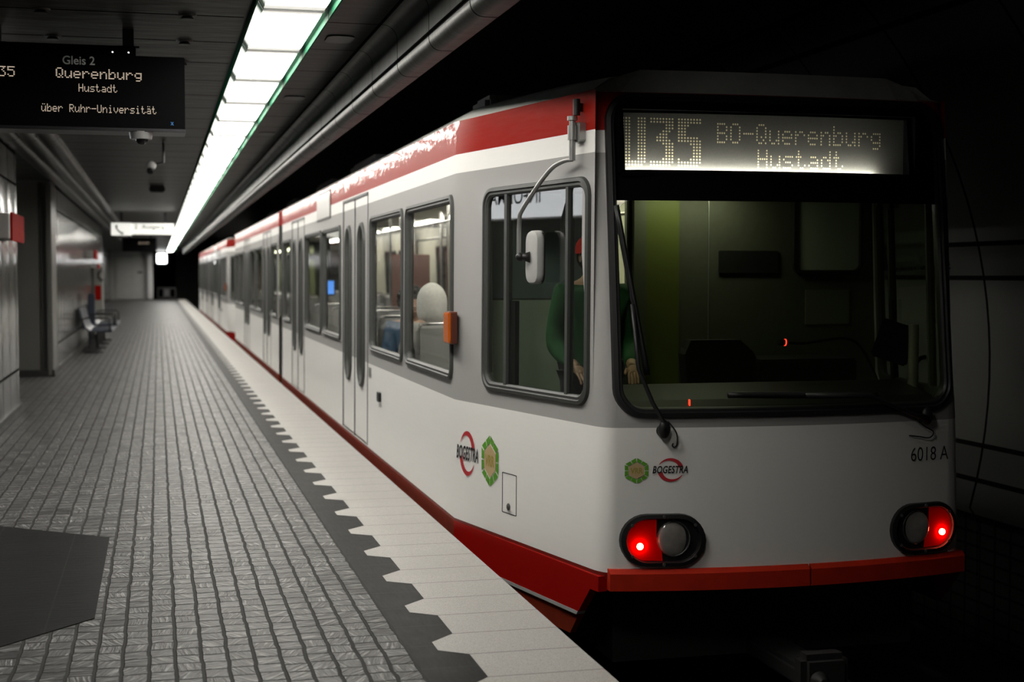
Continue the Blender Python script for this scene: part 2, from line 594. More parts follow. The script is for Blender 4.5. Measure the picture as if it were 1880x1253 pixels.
def ring_on(bm, outer, inner, fn, prof):
    """frame: loops at lerp t between outer and inner, with stand-off o; prof = [(t, o), ...]"""
    loops = []
    for t, o in prof:
        loops.append([bm.verts.new(fn(a[0] + (b[0] - a[0]) * t, a[1] + (b[1] - a[1]) * t, o)) for a, b in zip(outer, inner)])
    n = len(outer)
    k = len(loops)
    for q in range(k):
        l0, l1 = loops[q], loops[(q + 1) % k]
        for i in range(n):
            j = (i + 1) % n
            bm.faces.new((l0[i], l0[j], l1[j], l1[i]))
    return bm

def plate_hole(bm, u0, u1, v0, v1, inner, fn, o=0):
    cu = sum(p[0] for p in inner) / len(inner); cv = sum(p[1] for p in inner) / len(inner)
    outer = []
    for p in inner:
        du, dv = p[0] - cu, p[1] - cv
        t = 1e9
        if du > 1e-9: t = min(t, (u1 - cu) / du)
        if du < -1e-9: t = min(t, (u0 - cu) / du)
        if dv > 1e-9: t = min(t, (v1 - cv) / dv)
        if dv < -1e-9: t = min(t, (v0 - cv) / dv)
        outer.append([cu + du * t, cv + dv * t])
    for c in ((u0, v0), (u0, v1), (u1, v0), (u1, v1)):
        k = min(range(len(outer)), key=lambda i: (outer[i][0] - c[0]) ** 2 + (outer[i][1] - c[1]) ** 2)
        outer[k] = list(c)
    a = [bm.verts.new(fn(p[0], p[1], o)) for p in inner]
    b = [bm.verts.new(fn(p[0], p[1], o)) for p in outer]
    n = len(a)
    for i in range(n):
        j = (i + 1) % n
        bm.faces.new((a[i], a[j], b[j], b[i]))
    return bm

def grid(bm, u0, u1, v0, v1, fn, o=0, nu=1, nv=1):
    vs = [[bm.verts.new(fn(u0 + (u1 - u0) * i / nu, v0 + (v1 - v0) * j / nv, o)) for j in range(nv + 1)] for i in range(nu + 1)]
    for i in range(nu):
        for j in range(nv):
            bm.faces.new((vs[i][j], vs[i + 1][j], vs[i + 1][j + 1], vs[i][j + 1]))
    return bm

def slab_on(bm, loop, fn, o0, o1, rings=4):
    """thin solid of a loop's outline between two stand-offs, its faces ringed so that it follows a curved surface"""
    cu = sum(p[0] for p in loop) / len(loop); cv = sum(p[1] for p in loop) / len(loop)
    n = len(loop)
    edges = []
    for o in (o0, o1):
        prev = None
        for k in range(rings):
            s = 1 - k / rings
            cur = [bm.verts.new(fn(cu + (p[0] - cu) * s, cv + (p[1] - cv) * s, o)) for p in loop]
            if prev:
                for i in range(n):
                    j = (i + 1) % n
                    bm.faces.new((prev[i], prev[j], cur[j], cur[i]))
            else:
                edges.append(cur)
            prev = cur
        c = bm.verts.new(fn(cu, cv, o))
        for i in range(n):
            bm.faces.new((prev[i], prev[(i + 1) % n], c))
    for i in range(n):
        j = (i + 1) % n
        bm.faces.new((edges[0][i], edges[0][j], edges[1][j], edges[1][i]))
    return bm

_txt = {}
def text2d(s, shear=0., space=1., bold=0.):
    key = (s, shear, space, bold)
    if key not in _txt:
        cu = bpy.data.curves.new('txt', 'FONT')
        cu.body = s; cu.shear = shear; cu.space_character = space; cu.offset = bold
        cu.resolution_u = 4
        ob = bpy.data.objects.new('txt', cu)
        COL.objects.link(ob)
        dg = bpy.context.evaluated_depsgraph_get()
        dg.update()
        me = bpy.data.meshes.new_from_object(ob.evaluated_get(dg))
        vs = [(v.co.x, v.co.y) for v in me.vertices]
        fs = [tuple(p.vertices) for p in me.polygons]
        bpy.data.meshes.remove(me)
        bpy.data.objects.remove(ob)
        bpy.data.curves.remove(cu)
        _txt[key] = (vs, fs)
    return _txt[key]

def text_on(bm, s, u0, u1, v0, v1, fn, o=.003, shear=0., space=1., bold=0.):
    """letters fitted to the box u0..u1, v0..v1 on a surface"""
    vs, fs = text2d(s, shear, space, bold)
    x0 = min(v[0] for v in vs); x1 = max(v[0] for v in vs)
    y0 = min(v[1] for v in vs); y1 = max(v[1] for v in vs)
    bv = [bm.verts.new(fn(u0 + (x - x0) / (x1 - x0) * (u1 - u0), v0 + (y - y0) / (y1 - y0) * (v1 - v0), o)) for x, y in vs]
    for f in fs:
        try: bm.faces.new([bv[i] for i in f])
        except ValueError: pass
    return bm

FONT5 = {
 'U': "10001 10001 10001 10001 10001 10001 01110", 'B': "11110 10001 10001 11110 10001 10001 11110", 'O': "01110 10001 10001 10001 10001 10001 01110",
 'Q': "01110 10001 10001 10001 10101 10010 01101", 'H': "10001 10001 10001 11111 10001 10001 10001", 'R': "11110 10001 10001 11110 10100 10010 10001",
 'u': "00000 00000 10001 10001 10001 10011 01101", 'e': "00000 00000 01110 10001 11111 10000 01110", 'r': "00000 00000 10110 11001 10000 10000 10000",
 'n': "00000 00000 10110 11001 10001 10001 10001", 'b': "10000 10000 10110 11001 10001 10001 11110", 'g': "00000 00000 01111 10001 10001 01111 00001 01110",
 's': "00000 00000 01111 10000 01110 00001 11110", 't': "01000 01000 11100 01000 01000 01001 00110", 'a': "00000 00000 01110 00001 01111 10001 01111",
 'd': "00001 00001 01101 10011 10001 10001 01111", 'h': "10000 10000 10110 11001 10001 10001 10001", 'i': "00100 00000 01100 00100 00100 00100 01110",
 'v': "00000 00000 10001 10001 10001 01010 00100", '-': "00000 00000 00000 11111 00000 00000 00000", ' ': "00000 00000 00000 00000 00000 00000 00000",
 'ü': "01010 00000 10001 10001 10001 10011 01101", 'ä': "01010 00000 01110 00001 01111 10001 01111", '3': "11111 00010 00100 00010 00001 10001 01110",
 '5': "11111 10000 11110 00001 00001 10001 01110"}

def dots(bm, s, u0, vtop, du, dv, fn, size=.8, o=.002, double=False, adv=6):
    """dot-matrix lettering: every lit dot a small raised lozenge"""
    for k, ch in enumerate(s):
        for r, row in enumerate(FONT5[ch].split()):
            for c, b in enumerate(row):
                if b == '1':
                    for dd in ((0, .5) if double else (0,)):
                        u = u0 + (k * adv + c + dd) * du; v = vtop - r * dv
                        w = du * size / 2 * (.55 if double else 1); h = dv * size / 2
                        q = [(u - w, v), (u - w * .6, v - h * .8), (u + w * .6, v - h * .8), (u + w, v), (u + w * .6, v + h * .8), (u - w * .6, v + h * .8)]
                        bm.faces.new([bm.verts.new(fn(a, b2, o)) for a, b2 in q])
    return bm

# ------------------------------------------------------------------ the setting
Y0, Y1 = -6.0, 89.0
EDGE = 1.63
bm = B(); box(bm, -3.2, .955, Y0, Y1 + 1, -.3, 0)
struct('floor', bm, M['setts'], label='grey stone sett platform floor in long rows')
bm = B(); box(bm, .955, 1.20, Y0, Y1 + 1, -.3, .0005)
struct('trim_1', bm, M['strip'], label='dark slate strip along the white edge slabs')
# white edge slabs with one tooth on every second slab
bm = B()
poly_top = []
y = 5.435 - .66 * 17 + .33
pts = [(EDGE, Y0), (1.178, Y0)]
k = 0
yy = 5.435 + math.ceil((Y0 - 5.435) / .66) * .66
while yy < Y1 - 1:
    pts += [(1.178, yy), (1.068, yy + .085), (1.068, yy + .215), (1.178, yy + .33)]
    yy += .66
pts += [(1.178, Y1 + 1), (EDGE, Y1 + 1)]
a = [bm.verts.new((x, y, .002)) for x, y in pts]
bm.faces.new(a)
b0 = [bm.verts.new((EDGE, Y0, .002)), bm.verts.new((EDGE, Y1 + 1, .002)), bm.verts.new((EDGE, Y1 + 1, -.09)), bm.verts.new((EDGE, Y0, -.09))]
bm.faces.new(b0)
b1 = [bm.verts.new((EDGE, Y0, -.09)), bm.verts.new((EDGE, Y1 + 1, -.09)), bm.verts.new((EDGE - .12, Y1 + 1, -.09)), bm.verts.new((EDGE - .12, Y0, -.09))]
bm.faces.new(b1)
bmesh.ops.triangulate(bm, faces=bm.faces)
struct('trim_2', bm, M['slab'], label='pale terrazzo slabs with toothed inner edge along the platform edge', recalc=False)
bm = B(); box(bm, 1.2, EDGE - .1, Y0, Y1 + 1, -.95, -.0)
struct('wall_platform', bm, M['concrete'], label='dark concrete face below the platform edge')
# hexagonal dark field laid into the setts
bm = B()
hexp = [(-.285, 6.40), (-.285, 8.37), (-.95, 8.92), (-1.53, 8.92), (-1.53, 5.45), (-1.1, 5.45)]
prism(bm, hexp, lambda x, y: (x, y, -.05), lambda x, y: (x, y, .004))
struct('trim_3', bm, M['field'], label='dark slate guidance field set into the pale setts')
bm = B(); box(bm, 1.2, 6.2, Y0, Y1 + 12, -1.1, -.95)
struct('floor_trackbed', bm, M['ballast'], label='black track bed below the tram')

# ceiling over the platform (left of the lamp row) and its cornice along the left wall
bm = B(); box(bm, -3.4, .47, Y0, Y1, 2.9, 3.0)
struct('ceiling', bm, M['ceil'], label='grey metal panel ceiling over the platform')
prof = [(.47, 2.9), (.47, 2.97), (.93, 2.97), (.93, 2.9)]
bm = B(); sweep(bm, [(.47, 2.9), (.47, 3.0), (.92, 3.0), (.92, 2.9), (.905, 2.9), (.905, 2.985), (.485, 2.985), (.485, 2.9)], [Y0, Y1 - 4], close=True)
struct('trim_4', bm, M['darkgap'], label='dark recess that holds the lamp row')
# stepped soffit over the platform edge
p = [(.92, 2.9), (1.215, 2.9), (1.222, 2.905), (1.229, 2.9)]
for i in range(7):
    a = pi / 2 * i / 6
    p.append((1.235 + .083 * sin(a), 2.817 + .083 * cos(a)))
p += [(1.318, 2.712), (1.332, 2.706), (1.332, 2.692), (1.318, 2.686)]
for i in range(7):
    a = pi / 2 * i / 6
    p.append((1.378 - .06 * cos(a), 2.675 - .06 * sin(a)))
p += [(1.44, 2.615), (1.445, 2.62), (1.445, 3.05), (.92, 3.05)]
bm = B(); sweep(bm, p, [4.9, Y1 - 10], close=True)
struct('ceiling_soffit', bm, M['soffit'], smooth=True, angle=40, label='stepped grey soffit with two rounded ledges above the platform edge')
p = [(-.95, 2.9)]
for cx in (-1.05, -1.24, -1.43):
    for i in range(9):
        a = pi * i / 8
        p.append((cx + .085 * cos(a), 2.892 - .045 * sin(a)))
p += [(-1.53, 2.885), (-1.53, 2.95), (-.95, 2.95)]
bm = B(); sweep(bm, p, [Y0, Y1 - 30], close=True)
struct('trim_5', bm, M['cornice'], smooth=True, angle=40, label='ribbed grey cornice along the left wall')

# left wall: near block, recess, pillar, wall, set-back far wall
bm = B(); box(bm, -3.3, -1.53, Y0, 16.85, 0, 2.9)
struct('wall_left', bm, M['wall'], label='glossy grey panel wall block at the left edge of the platform')
bm = B(); box(bm, -3.3, -3.1, 16.85, 22.0, 0, 2.9)
struct('wall_recess', bm, M['wall'])
bm = B(); box(bm, -3.3, -1.70, 22.0, 22.9, 0, 2.86, .01); box(bm, -1.69, -1.60, 22.1, 22.9, 0, 2.86, .01)
struct('pillar', bm, M['pillar'], label='plain grey clad pillar beyond the recess')
bm = B(); box(bm, -3.3, -1.515, 21.9, 22.95, 2.862, 2.89); box(bm, -1.60, -1.515, 21.95, 23.0, 0, 2.86, .02)
struct('trim_6', bm, M['pillar'])
bm = B(); box(bm, -3.3, -1.52, 23.0, 42.0, 0, 2.9)
struct('wall_left_far', bm, M['wall'], label='glossy ribbed wall panels beside the benches')
bm = B(); box(bm, -3.3, -2.75, 42.0, Y1, 0, 2.9)
struct('wall_left_end', bm, M['wall'])
bm = B(); box(bm, -1.53, -1.50, Y0, 16.87, 0, .055); box(bm, -1.70, -1.495, 21.96, 22.99, .0, .10); box(bm, -3.1, -1.70, 21.96, 22.0, 0, .10); box(bm, -1.52, -1.49, 23.0, 42.0, 0, .09)
struct('baseboard_left', bm, M['skirting'], label='black skirting at the foot of the left wall')
# end wall and the closed rear of the station
bm = B(); box(bm, -3.4, -.30, Y1, Y1 + .3, 0, 3.0)
M['endwall'] = mat('end_wall_pale', (.36, .36, .34), .5)
struct('wall_end', bm, M['endwall'], label='pale end wall of the platform with grey doors')
bm = B(); box(bm, -3.4, 1.45, Y1 + .0, Y1 + .02, 2.9, 3.6)
struct('trim_7', bm, M['darkgap'])
bm = B(); box(bm, -2.45, -1.55, Y1 - .06, Y1 + .02, .08, 2.55, .01)
d1 = struct('door_1', bm, M['door'], label='left leaf of the grey door in the end wall')
bm = B(); box(bm, -1.52, -.62, Y1 - .06, Y1 + .02, .08, 2.55, .01)
d2 = struct('door_2', bm, M['door'], label='right leaf of the grey door in the end wall with dark handle plate')
WORLD[d2.name] = Vector((0, 0, 0))
bm = B(); box(bm, -1.2, -.9, Y1 - .09, Y1 - .055, 1.60, 1.70); obj('door_handle', bm, M['black'], d2)
bm = B(); box(bm, -.62, -.30, Y1 - .5, Y1 + .05, .05, 2.75, .03)
struct('trim_8', bm, M['lampcream'], label='pale rounded corner post at the end of the platform')
# tunnel lining on the far side of the track
bm = B()
prof = [(5.16, -1.0), (5.16, -.1)]
for i in range(41):
    a = -.28 + (2.05) * i / 40
    prof.append((1.93 + 3.3 * cos(a), .9 + 3.3 * sin(a)))
prof = [q for q in prof]
prof.append((1.20, 4.12))
out = [(x + (.2 if i < 20 else 0), z + (.25 if i >= 12 else 0)) for i, (x, z) in enumerate(prof)]
sweep(bm, prof, [Y0 + i * (Y1 + 12 - Y0) / 30 for i in range(31)])
struct('wall_right', bm, M['tunnel'], smooth=True, label='dark curved tunnel lining panels across the track', recalc=False)
bm = B(); box(bm, -3.6, 6.5, Y0 - .3, Y0, -1.1, 4.4)
struct('wall_back', bm, M['concrete'])
bm = B(); box(bm, 1.2, 6.5, Y1 + 12, Y1 + 12.2, -1.1, 4.4)
struct('wall_tunnel_end', bm, M['concrete'])
bm = B(); box(bm, -3.6, -3.3, Y0, Y1, -.3, 3.6); 
struct('wall_outer', bm, M['concrete'])
bm = B(); box(bm, 1.40, 1.45, Y0, Y1 + 12, 3.0, 4.3)
struct('ceiling_tunnel', bm, M['concrete'])

# rails
for k, x in enumerate((3.03 - .7175, 3.03 + .7175)):
    bm = B()
    pr = [(-.06, 0), (.06, 0), (.06, .012), (.012, .03), (.012, .11), (.035, .12), (.035, .15), (-.035, .15), (-.035, .12), (-.012, .11), (-.012, .03), (-.06, .012)]
    sweep(bm, [(x + a, -.95 + b) for a, b in pr], [Y0, Y1 + 11], close=True)
    tag(obj('rail', bm, M['rail']), ('steel running rail nearer the platform, under the tram', 'steel running rail nearer the tunnel wall, under the tram')[k], 'rail')

# ------------------------------------------------------------------ lamp row
LAB_L = 'long white fluorescent ceiling lamp with green side trims, one of the row along the platform'
def make_lamp(yc, h=.69):
    t = thing('ceiling_lamp', LAB_L, 'lamp', (.69, yc, 2.9), 'fluorescent lamps in the row above the platform')
    bm = B(); sweep(bm, [(.508, 2.965), (.552, 2.895), (.868, 2.895), (.868, 2.965)], [yc - h, yc + h], close=True)
    obj('diffuser', bm, M['lamp'], t)
    for x0, x1 in ((.488, .496), (.893, .901)):
        bm = B(); box(bm, x0, x1, yc - h, yc + h, 2.855, 2.97); obj('side_trim', bm, M['green'], t)
    for s in (-1, 1):
        bm = B(); ye = yc + s * (h - .008)
        sweep(bm, [(.504, 2.968), (.550, 2.890), (.872, 2.890), (.872, 2.968)], [ye - .006, ye + .006], close=True)
        obj('end_cap', bm, M['lampcream'], t)
    return t
def dup(root, loc, label=None, group=None, skip=()):
    r = root.copy(); COL.objects.link(r); r.location = loc
    if label: r['label'] = label
    if group: r['group'] = group
    for ch in list(root.children):
        if ch.name.split('.')[0] in skip: continue
        c = ch.copy(); COL.objects.link(c); c.parent = r
        for g in list(ch.children):
            if g.name.split('.')[0] in skip: continue
            d = g.copy(); COL.objects.link(d); d.parent = c
    return r
LAMP_FIRST = 7.62 + .7 - 1.4 * 2     # first full lamp; an added short unit nearer the viewer lights the tram
lamp0 = make_lamp(LAMP_FIRST)
s_ = make_lamp(3.35, .36); s_['label'] = 'added short white ceiling lamp out of view that lights the tram front'  # added unit out of view, placed to light the tram's front and roof
n = 0
yc = LAMP_FIRST + 1.4
while yc < 87.5:
    dup(lamp0, (.69, yc, 2.9))
    yc += 1.4

# ceiling fittings
for k in range(4):
    for s, x in enumerate((-.583, .169)):
        yk = 7.06 + .87 * k + .0
        bm = B(); cyl(bm, (x, yk, 2.9), (x, yk, 2.892), .05, .046, 20); cyl(bm, (x, yk, 2.892), (x, yk, 2.876), .026, .036, 20)
        o = obj('ceiling_nozzle', bm, M['black'], smooth=True, angle=30)
        o.data.materials[0] = M['rubber']
        tag(o, 'small round dark nozzle in the ceiling, %s row, %s' % (('left', 'right')[s], ('nearest of its row', 'second of its row', 'third of its row above the display', 'fourth of its row behind the display')[k]), 'nozzle', 'round nozzles in the ceiling')
for k, yk in enumerate((8.5, 11.4, 14.3)):
    bm = B()
    lp = rrect(.98, 1.14, yk - .13, yk + .13, .06)
    prism(bm, lp, lambda x, y: (x, y, 2.905), lambda x, y: (x, y, 2.893))
    tag(obj('air_vent', bm, M['black']), ('dark oval air vent in the soffit, nearest of three', 'dark oval air vent in the soffit, middle of three', 'dark oval air vent in the soffit, farthest of three')[k], 'vent', 'air vents in the soffit')

# ------------------------------------------------------------------ departure display
def SIGN(yf):
    return lambda u, v, o: Vector((u, yf - o, v))
sg = thing('departure_display', 'black hanging departure display reading Querenburg Hustadt with amber dots', 'sign', (-.57, 8.5, 2.31))
fn = SIGN(8.36)
bm = B(); box(bm, -1.30, .16, 8.36, 8.62, 2.325, 2.735, .004)
obj('housing', bm, M['signblk'], sg)
bm = B(); box(bm, -1.30, -.108, 8.37, 8.61, 2.73, 2.790, .004); obj('top_box', bm, M['signblk'], sg)
bm = B(); box(bm, -1.30, .163, 8.352, 8.62, 2.310, 2.328, .004); obj('bottom_rail', bm, M['signedge'], sg)
for x0, x1 in ((-.181, -.119), (-.90, -.838)):
    bm = B(); box(bm, x0, x1, 8.46, 8.52, 2.79, 2.9); box(bm, x0 - .03, x1 + .03, 8.43, 8.55, 2.788, 2.80)
    obj('hanger', bm, M['post'], sg)
bm = B(); text_on(bm, 'Gleis 2', -.503, -.330, 2.674, 2.722, fn, bold=.012); obj('lettering', bm, M['greytext'], sg)
bm = B()
dots(bm, 'Querenburg', -.538, 2.652, .00785, .0083, fn, double=True)
obj('lettering', bm, M['led'], sg)
bm = B(); dots(bm, 'U35', -.887, 2.650, .0078, .0083, fn, double=True)
obj('lettering', bm, M['led'], sg)
bm = B(); dots(bm, 'Hustadt', -.417, 2.566, .0051, .0064, fn, size=.85); obj('lettering', bm, M['led'], sg)
bm = B(); dots(bm, 'über Ruhr-Universität', -.617, 2.451, .00497, .0064, fn, size=.85); obj('lettering', bm, M['led'], sg)
bm = B(); text_on(bm, 'x', .079, .097, 2.350, 2.368, fn, bold=.03); obj('maker_mark', bm, M['bluetext'], sg)
for x in (-.234, -.147):
    bm = B(); cyl(bm, (x, 8.366, 2.753), (x, 8.372, 2.753), .0035, seg=8); obj('indicator_light', bm, M['whiteled'], sg)
# camera dome under it
t = thing('dome_camera', 'white dome camera hanging under the near departure display', 'camera', (-.085, 8.42, 2.24))
bm = B(); cyl(bm, (-.085, 8.42, 2.315), (-.085, 8.42, 2.272), .068, .060, 28); obj('base', bm, M['camwhite'], t, smooth=True, angle=30)
bm = B(); sphere(bm, (-.08, 8.42, 2.275), (.036, .036, .034), 24, 14); obj('dome', bm, M['camdark'], t, smooth=True)
# second camera on a bracket
t = thing('bracket_camera', 'small ball camera on an angled ceiling bracket behind the display', 'camera', (.07, 15.6, 2.6))
bm = B(); tube(bm, [(.07, 15.6, 2.9), (.07, 15.6, 2.69), (-.01, 15.6, 2.675)], .014); obj('bracket', bm, M['post'], t, smooth=True, angle=40)
bm = B(); sphere(bm, (-.06, 15.6, 2.655), (.055, .055, .05)); obj('ball', bm, M['camwhite'], t, smooth=True)
bm = B(); cyl(bm, (-.06, 15.6, 2.625), (-.068, 15.56, 2.59), .04, .034); obj('lens', bm, M['camdark'], t, smooth=True, angle=40)
bm = B(); box(bm, -.12, .12, 23.1, 23.5, 2.80, 2.9, .02)
tag(obj('ceiling_speaker', bm, M['black']), 'dark flat speaker box on the ceiling beyond the ball camera', 'speaker')

# ------------------------------------------------------------------ far signs
t = thing('exit_sign', 'long lit white hanging sign reading Ausgang with a telephone symbol', 'sign', (-.31, 33.0, 2.39))
f33 = SIGN(33.0)
bm = B(); box(bm, -1.0, -.56, 33.0, 33.18, 2.385, 2.66, .005); obj('phone_panel', bm, M['signlit'], t)
bm = B(); box(bm, -.555, .36, 33.02, 33.16, 2.41, 2.655, .005); obj('text_panel', bm, M['signlit'], t)
bm = B(); text_on(bm, '2  Ausgang', -.50, .16, 2.50, 2.63, lambda u, v, o: Vector((u, 33.018 - o, v))); obj('lettering', bm, M['ink'], t)
bm = B()
tube(bm, [f33(u, v, .01) for u, v in ((-.885, 2.61), (-.89, 2.55), (-.85, 2.49), (-.79, 2.435), (-.74, 2.425))], [.03, .018, .016, .018, .03], 8); obj('phone_symbol', bm, M['ink'], t)
for x in (-.8, .15):
    bm = B(); box(bm, x, x + .04, 33.07, 33.11, 2.65, 2.9); obj('hanger', bm, M['post'], t)
t = thing('far_display', 'small black departure display hanging far behind the lit exit sign', 'sign', (-.6, 50.1, 2.29))
bm = B(); box(bm, -1.16, -.04, 50, 50.26, 2.29, 2.76, .004); obj('housing', bm, M['signblk'], t)
bm = B(); dots(bm, 'Hustadt', -.62, 2.62, .0085, .011, SIGN(50.0)); obj('lettering', bm, M['led'], t)
for x in (-.95, -.25):
    bm = B(); box(bm, x, x + .05, 50.1, 50.15, 2.76, 2.9); obj('hanger', bm, M['post'], t)
t = thing('end_light_box', 'bright white square light box hanging at the end of the platform', 'light', (.23, 87.9, 2.19))
bm = B(); box(bm, -.04, .50, 87.86, 87.98, 2.20, 2.76, .03); obj('lit_face', bm, M['boxlit'], t)
bm = B(); box(bm, -.06, .52, 87.98, 88.06, 2.18, 2.78); obj('housing', bm, M['lampcream'], t)
bm = B(); box(bm, .2, .26, 87.98, 88.04, 2.78, 2.9); obj('hanger', bm, M['post'], t)
t = thing('end_gate', 'low dark barred gate at the far end of the platform edge', 'gate', (.45, 88.6, 0))
bm = B(); box(bm, -.05, 1.05, 88.58, 88.64, .66, .74); box(bm, -.05, 1.05, 88.58, 88.64, .08, .16)
for x in (-.05, .3, .65, .99): box(bm, x, x + .06, 88.58, 88.64, 0, .74)
obj('frame', bm, M['post'], t)
bm = B(); box(bm, .34, .64, 88.59, 88.62, .2, .62); obj('panel', bm, M['concrete'], t)

# ------------------------------------------------------------------ left wall furniture
t = thing('alarm_box', 'big red fronted alarm box on the near left wall', 'box', (-1.47, 15.4, 1.82))
bm = B(); box(bm, -1.53, -1.425, 14.85, 16.05, 1.86, 2.11, .008); obj('housing', bm, M['greybox'], t)
bm = B(); box(bm, -1.425, -1.405, 15.0, 16.3, 1.84, 2.13, .006); obj('front', bm, M['red'], t)
for k, (y0, y1, z0, z1, lb) in enumerate(((32.4, 34.0, 1.86, 2.04, 'small red alarm box high on the ribbed wall, upper of two'), (34.3, 35.2, 1.66, 1.75, 'small red alarm box on the ribbed wall, lower of two'))):
    t = thing('small_alarm_box', lb, 'box', (-1.43, (y0 + y1) / 2, z0), 'small red boxes on the ribbed wall')
    bm = B(); box(bm, -1.52, -1.37, y0, y1, z0, z1, .01); obj('housing', bm, M['greybox'], t)
    bm = B(); box(bm, -1.37, -1.33, y0 + .05, y1 - .05, z0 - .01, z1 + .01, .01); obj('front', bm, M['red'], t)
t = thing('emergency_phone', 'tall grey emergency phone column with dark handset beside the benches', 'phone', (-1.38, 35.6, 0))
bm = B(); box(bm, -1.50, -1.28, 35.3, 35.9, 0, 1.72, .03); obj('column', bm, M['phone'], t)
bm = B(); tube(bm, [(-1.3, 35.28, 1.60), (-1.37, 35.24, 1.55), (-1.37, 35.24, 1.44), (-1.28, 35.28, 1.37)], [.035, .022, .022, .035]); obj('handset', bm, M['black'], t, smooth=True)
bm = B(); box(bm, -1.46, -1.32, 35.285, 35.31, .9, 1.25); obj('notice', bm, M['red'], t)
bm = B(); box(bm, -2.75, -2.68, 66, 78, .3, 2.45, .01)
tag(obj('wall_poster', bm, M['bluebench']), 'dark blue tall poster panel on the set-back wall far away', 'poster')

def bench(y0, label):
    t = thing('platform_bench', label, 'bench', (-1.2, y0 + 1.2, 0), 'blue benches along the ribbed wall')
    for y in (y0 + .35, y0 + 2.05):
        bm = B(); box(bm, -1.27, -1.19, y - .04, y + .04, .02, .42); box(bm, -1.40, -1.05, y - .06, y + .06, 0, .025, .005)
        obj('leg', bm, M['post'], t)
    bm = B(); box(bm, -1.26, -1.18, y0, y0 + 2.4, .36, .42); obj('beam', bm, M['post'], t)
    for k in range(4):
        ya, yb = y0 + .06 + k * .58, y0 + .06 + k * .58 + .52
        prof = [(-.86, .40), (-.84, .43), (-.90, .455), (-1.10, .435), (-1.28, .44), (-1.35, .50), (-1.40, .66), (-1.44, .84), (-1.46, .85), (-1.47, .83), (-1.43, .65), (-1.38, .48), (-1.29, .41), (-1.10, .405)]
        bm = B(); sweep(bm, prof, [ya, yb], close=True)
        obj('seat_shell', bm, M['bluebench'], t, smooth=True, angle=35)
    for y in (y0 + .02, y0 + 2.38):
        bm = B(); tube(bm, [(-1.4, y, .44), (-1.4, y, .66), (-1.3, y, .68), (-.95, y, .68), (-.9, y, .64), (-.9, y, .42)], .018); obj('arm_rail', bm, M['coupler'], t, smooth=True)
    return t
bench(28.2, 'blue mesh platform bench nearest along the left wall')
bench(31.8, 'blue mesh platform bench farther along, before the phone column')
t = thing('advert_post', 'dark blue slim post panel standing behind the near bench', 'post', (-1.35, 30.9, 0))
bm = B(); box(bm, -1.42, -1.28, 30.75, 31.05, 0, 1.12, .02); obj('panel', bm, M['bluebench'], t)
bm = B(); box(bm, -1.46, -1.24, 30.7, 31.1, 0, .03, .008); obj('base', bm, M['post'], t)

# lit information board on the near left wall: its mirrored face shows in the cab side window
t = thing('information_board', 'lit white information board on the left wall, mirrored in the cab window', 'sign', (-1.49, 10.9, 1.95))
bm = B(); box(bm, -1.529, -1.47, 9.6, 12.6, 2.03, 2.42); obj('housing', bm, M['lampcream'], t)
bm = B(); box(bm, -1.472, -1.464, 9.64, 12.56, 2.05, 2.40); obj('lit_face', bm, M['infolit'], t)
bm = B(); text_on(bm, 'INFORMATION', 11.22, 12.36, 2.175, 2.31, lambda u, v, o: Vector((-1.463 + o, u, v)), bold=.01); obj('lettering', bm, M['ink'], t)

# station name on the tunnel lining
def TW(u, v, o):
    x = 1.93 + sqrt(max(.01, 3.3 ** 2 - (v - .9) ** 2))
    return Vector((x - o, u, v))
bm = B(); text_on(bm, 'Oskar-Hoffmann-Straße', 10.06, 8.56, 1.535, 1.628, TW, o=.006)
tag(obj('station_name_lettering', bm, M['nameink']), 'black station name lettering Oskar-Hoffmann-Straße on the tunnel wall strip', 'sign')

# ------------------------------------------------------------------ the tram
XC = 3.03
YM = 20.5
def lean(z): return .007 * (z - .9)
K = .2206
FAR_LEAN = .035      # the flank away from the platform leans in a little more
CA = math.cos(math.atan(K)); SA = math.sin(math.atan(K))
def LPx(y, z): return 1.693 + max(0., 8.2 - y) * K + lean(z)
def SIDE(side=1, rear=False):
    """point on a flank: u = distance along the track (as on the near cab end), v = height, o = stand-off"""
    def fn(u, v, o=0):
        x = LPx(u, v)
        if u < 8.2: px, py = x - o * CA, u - o * SA
        else: px, py = x - o, u
        if side < 0: px = 2 * XC - px - FAR_LEAN * max(0., v - .3)
        if rear: py = 2 * YM - py
        return Vector((px, py, v))
    return fn
def yfront(x, z):
    yf = 6.49 if z < .8 else 6.49 + .17 * (z - .8) / 1.6
    b = .12 if z < .8 else .12 - .06 * (z - .8) / 1.6
    return yf - b * (1 - ((x - XC) / .96) ** 2)
def FRONT(rear=False):
    def fn(u, v, o=0):
        y = yfront(u, v) - o
        if rear: y = 2 * YM - y
        return Vector((u, y, v))
    return fn
L, Fr = SIDE(), FRONT()

tram = thing('tram', 'white and red articulated tram at the platform, front end showing U35 and red tail lamps', 'tram', (XC, YM, -.8))

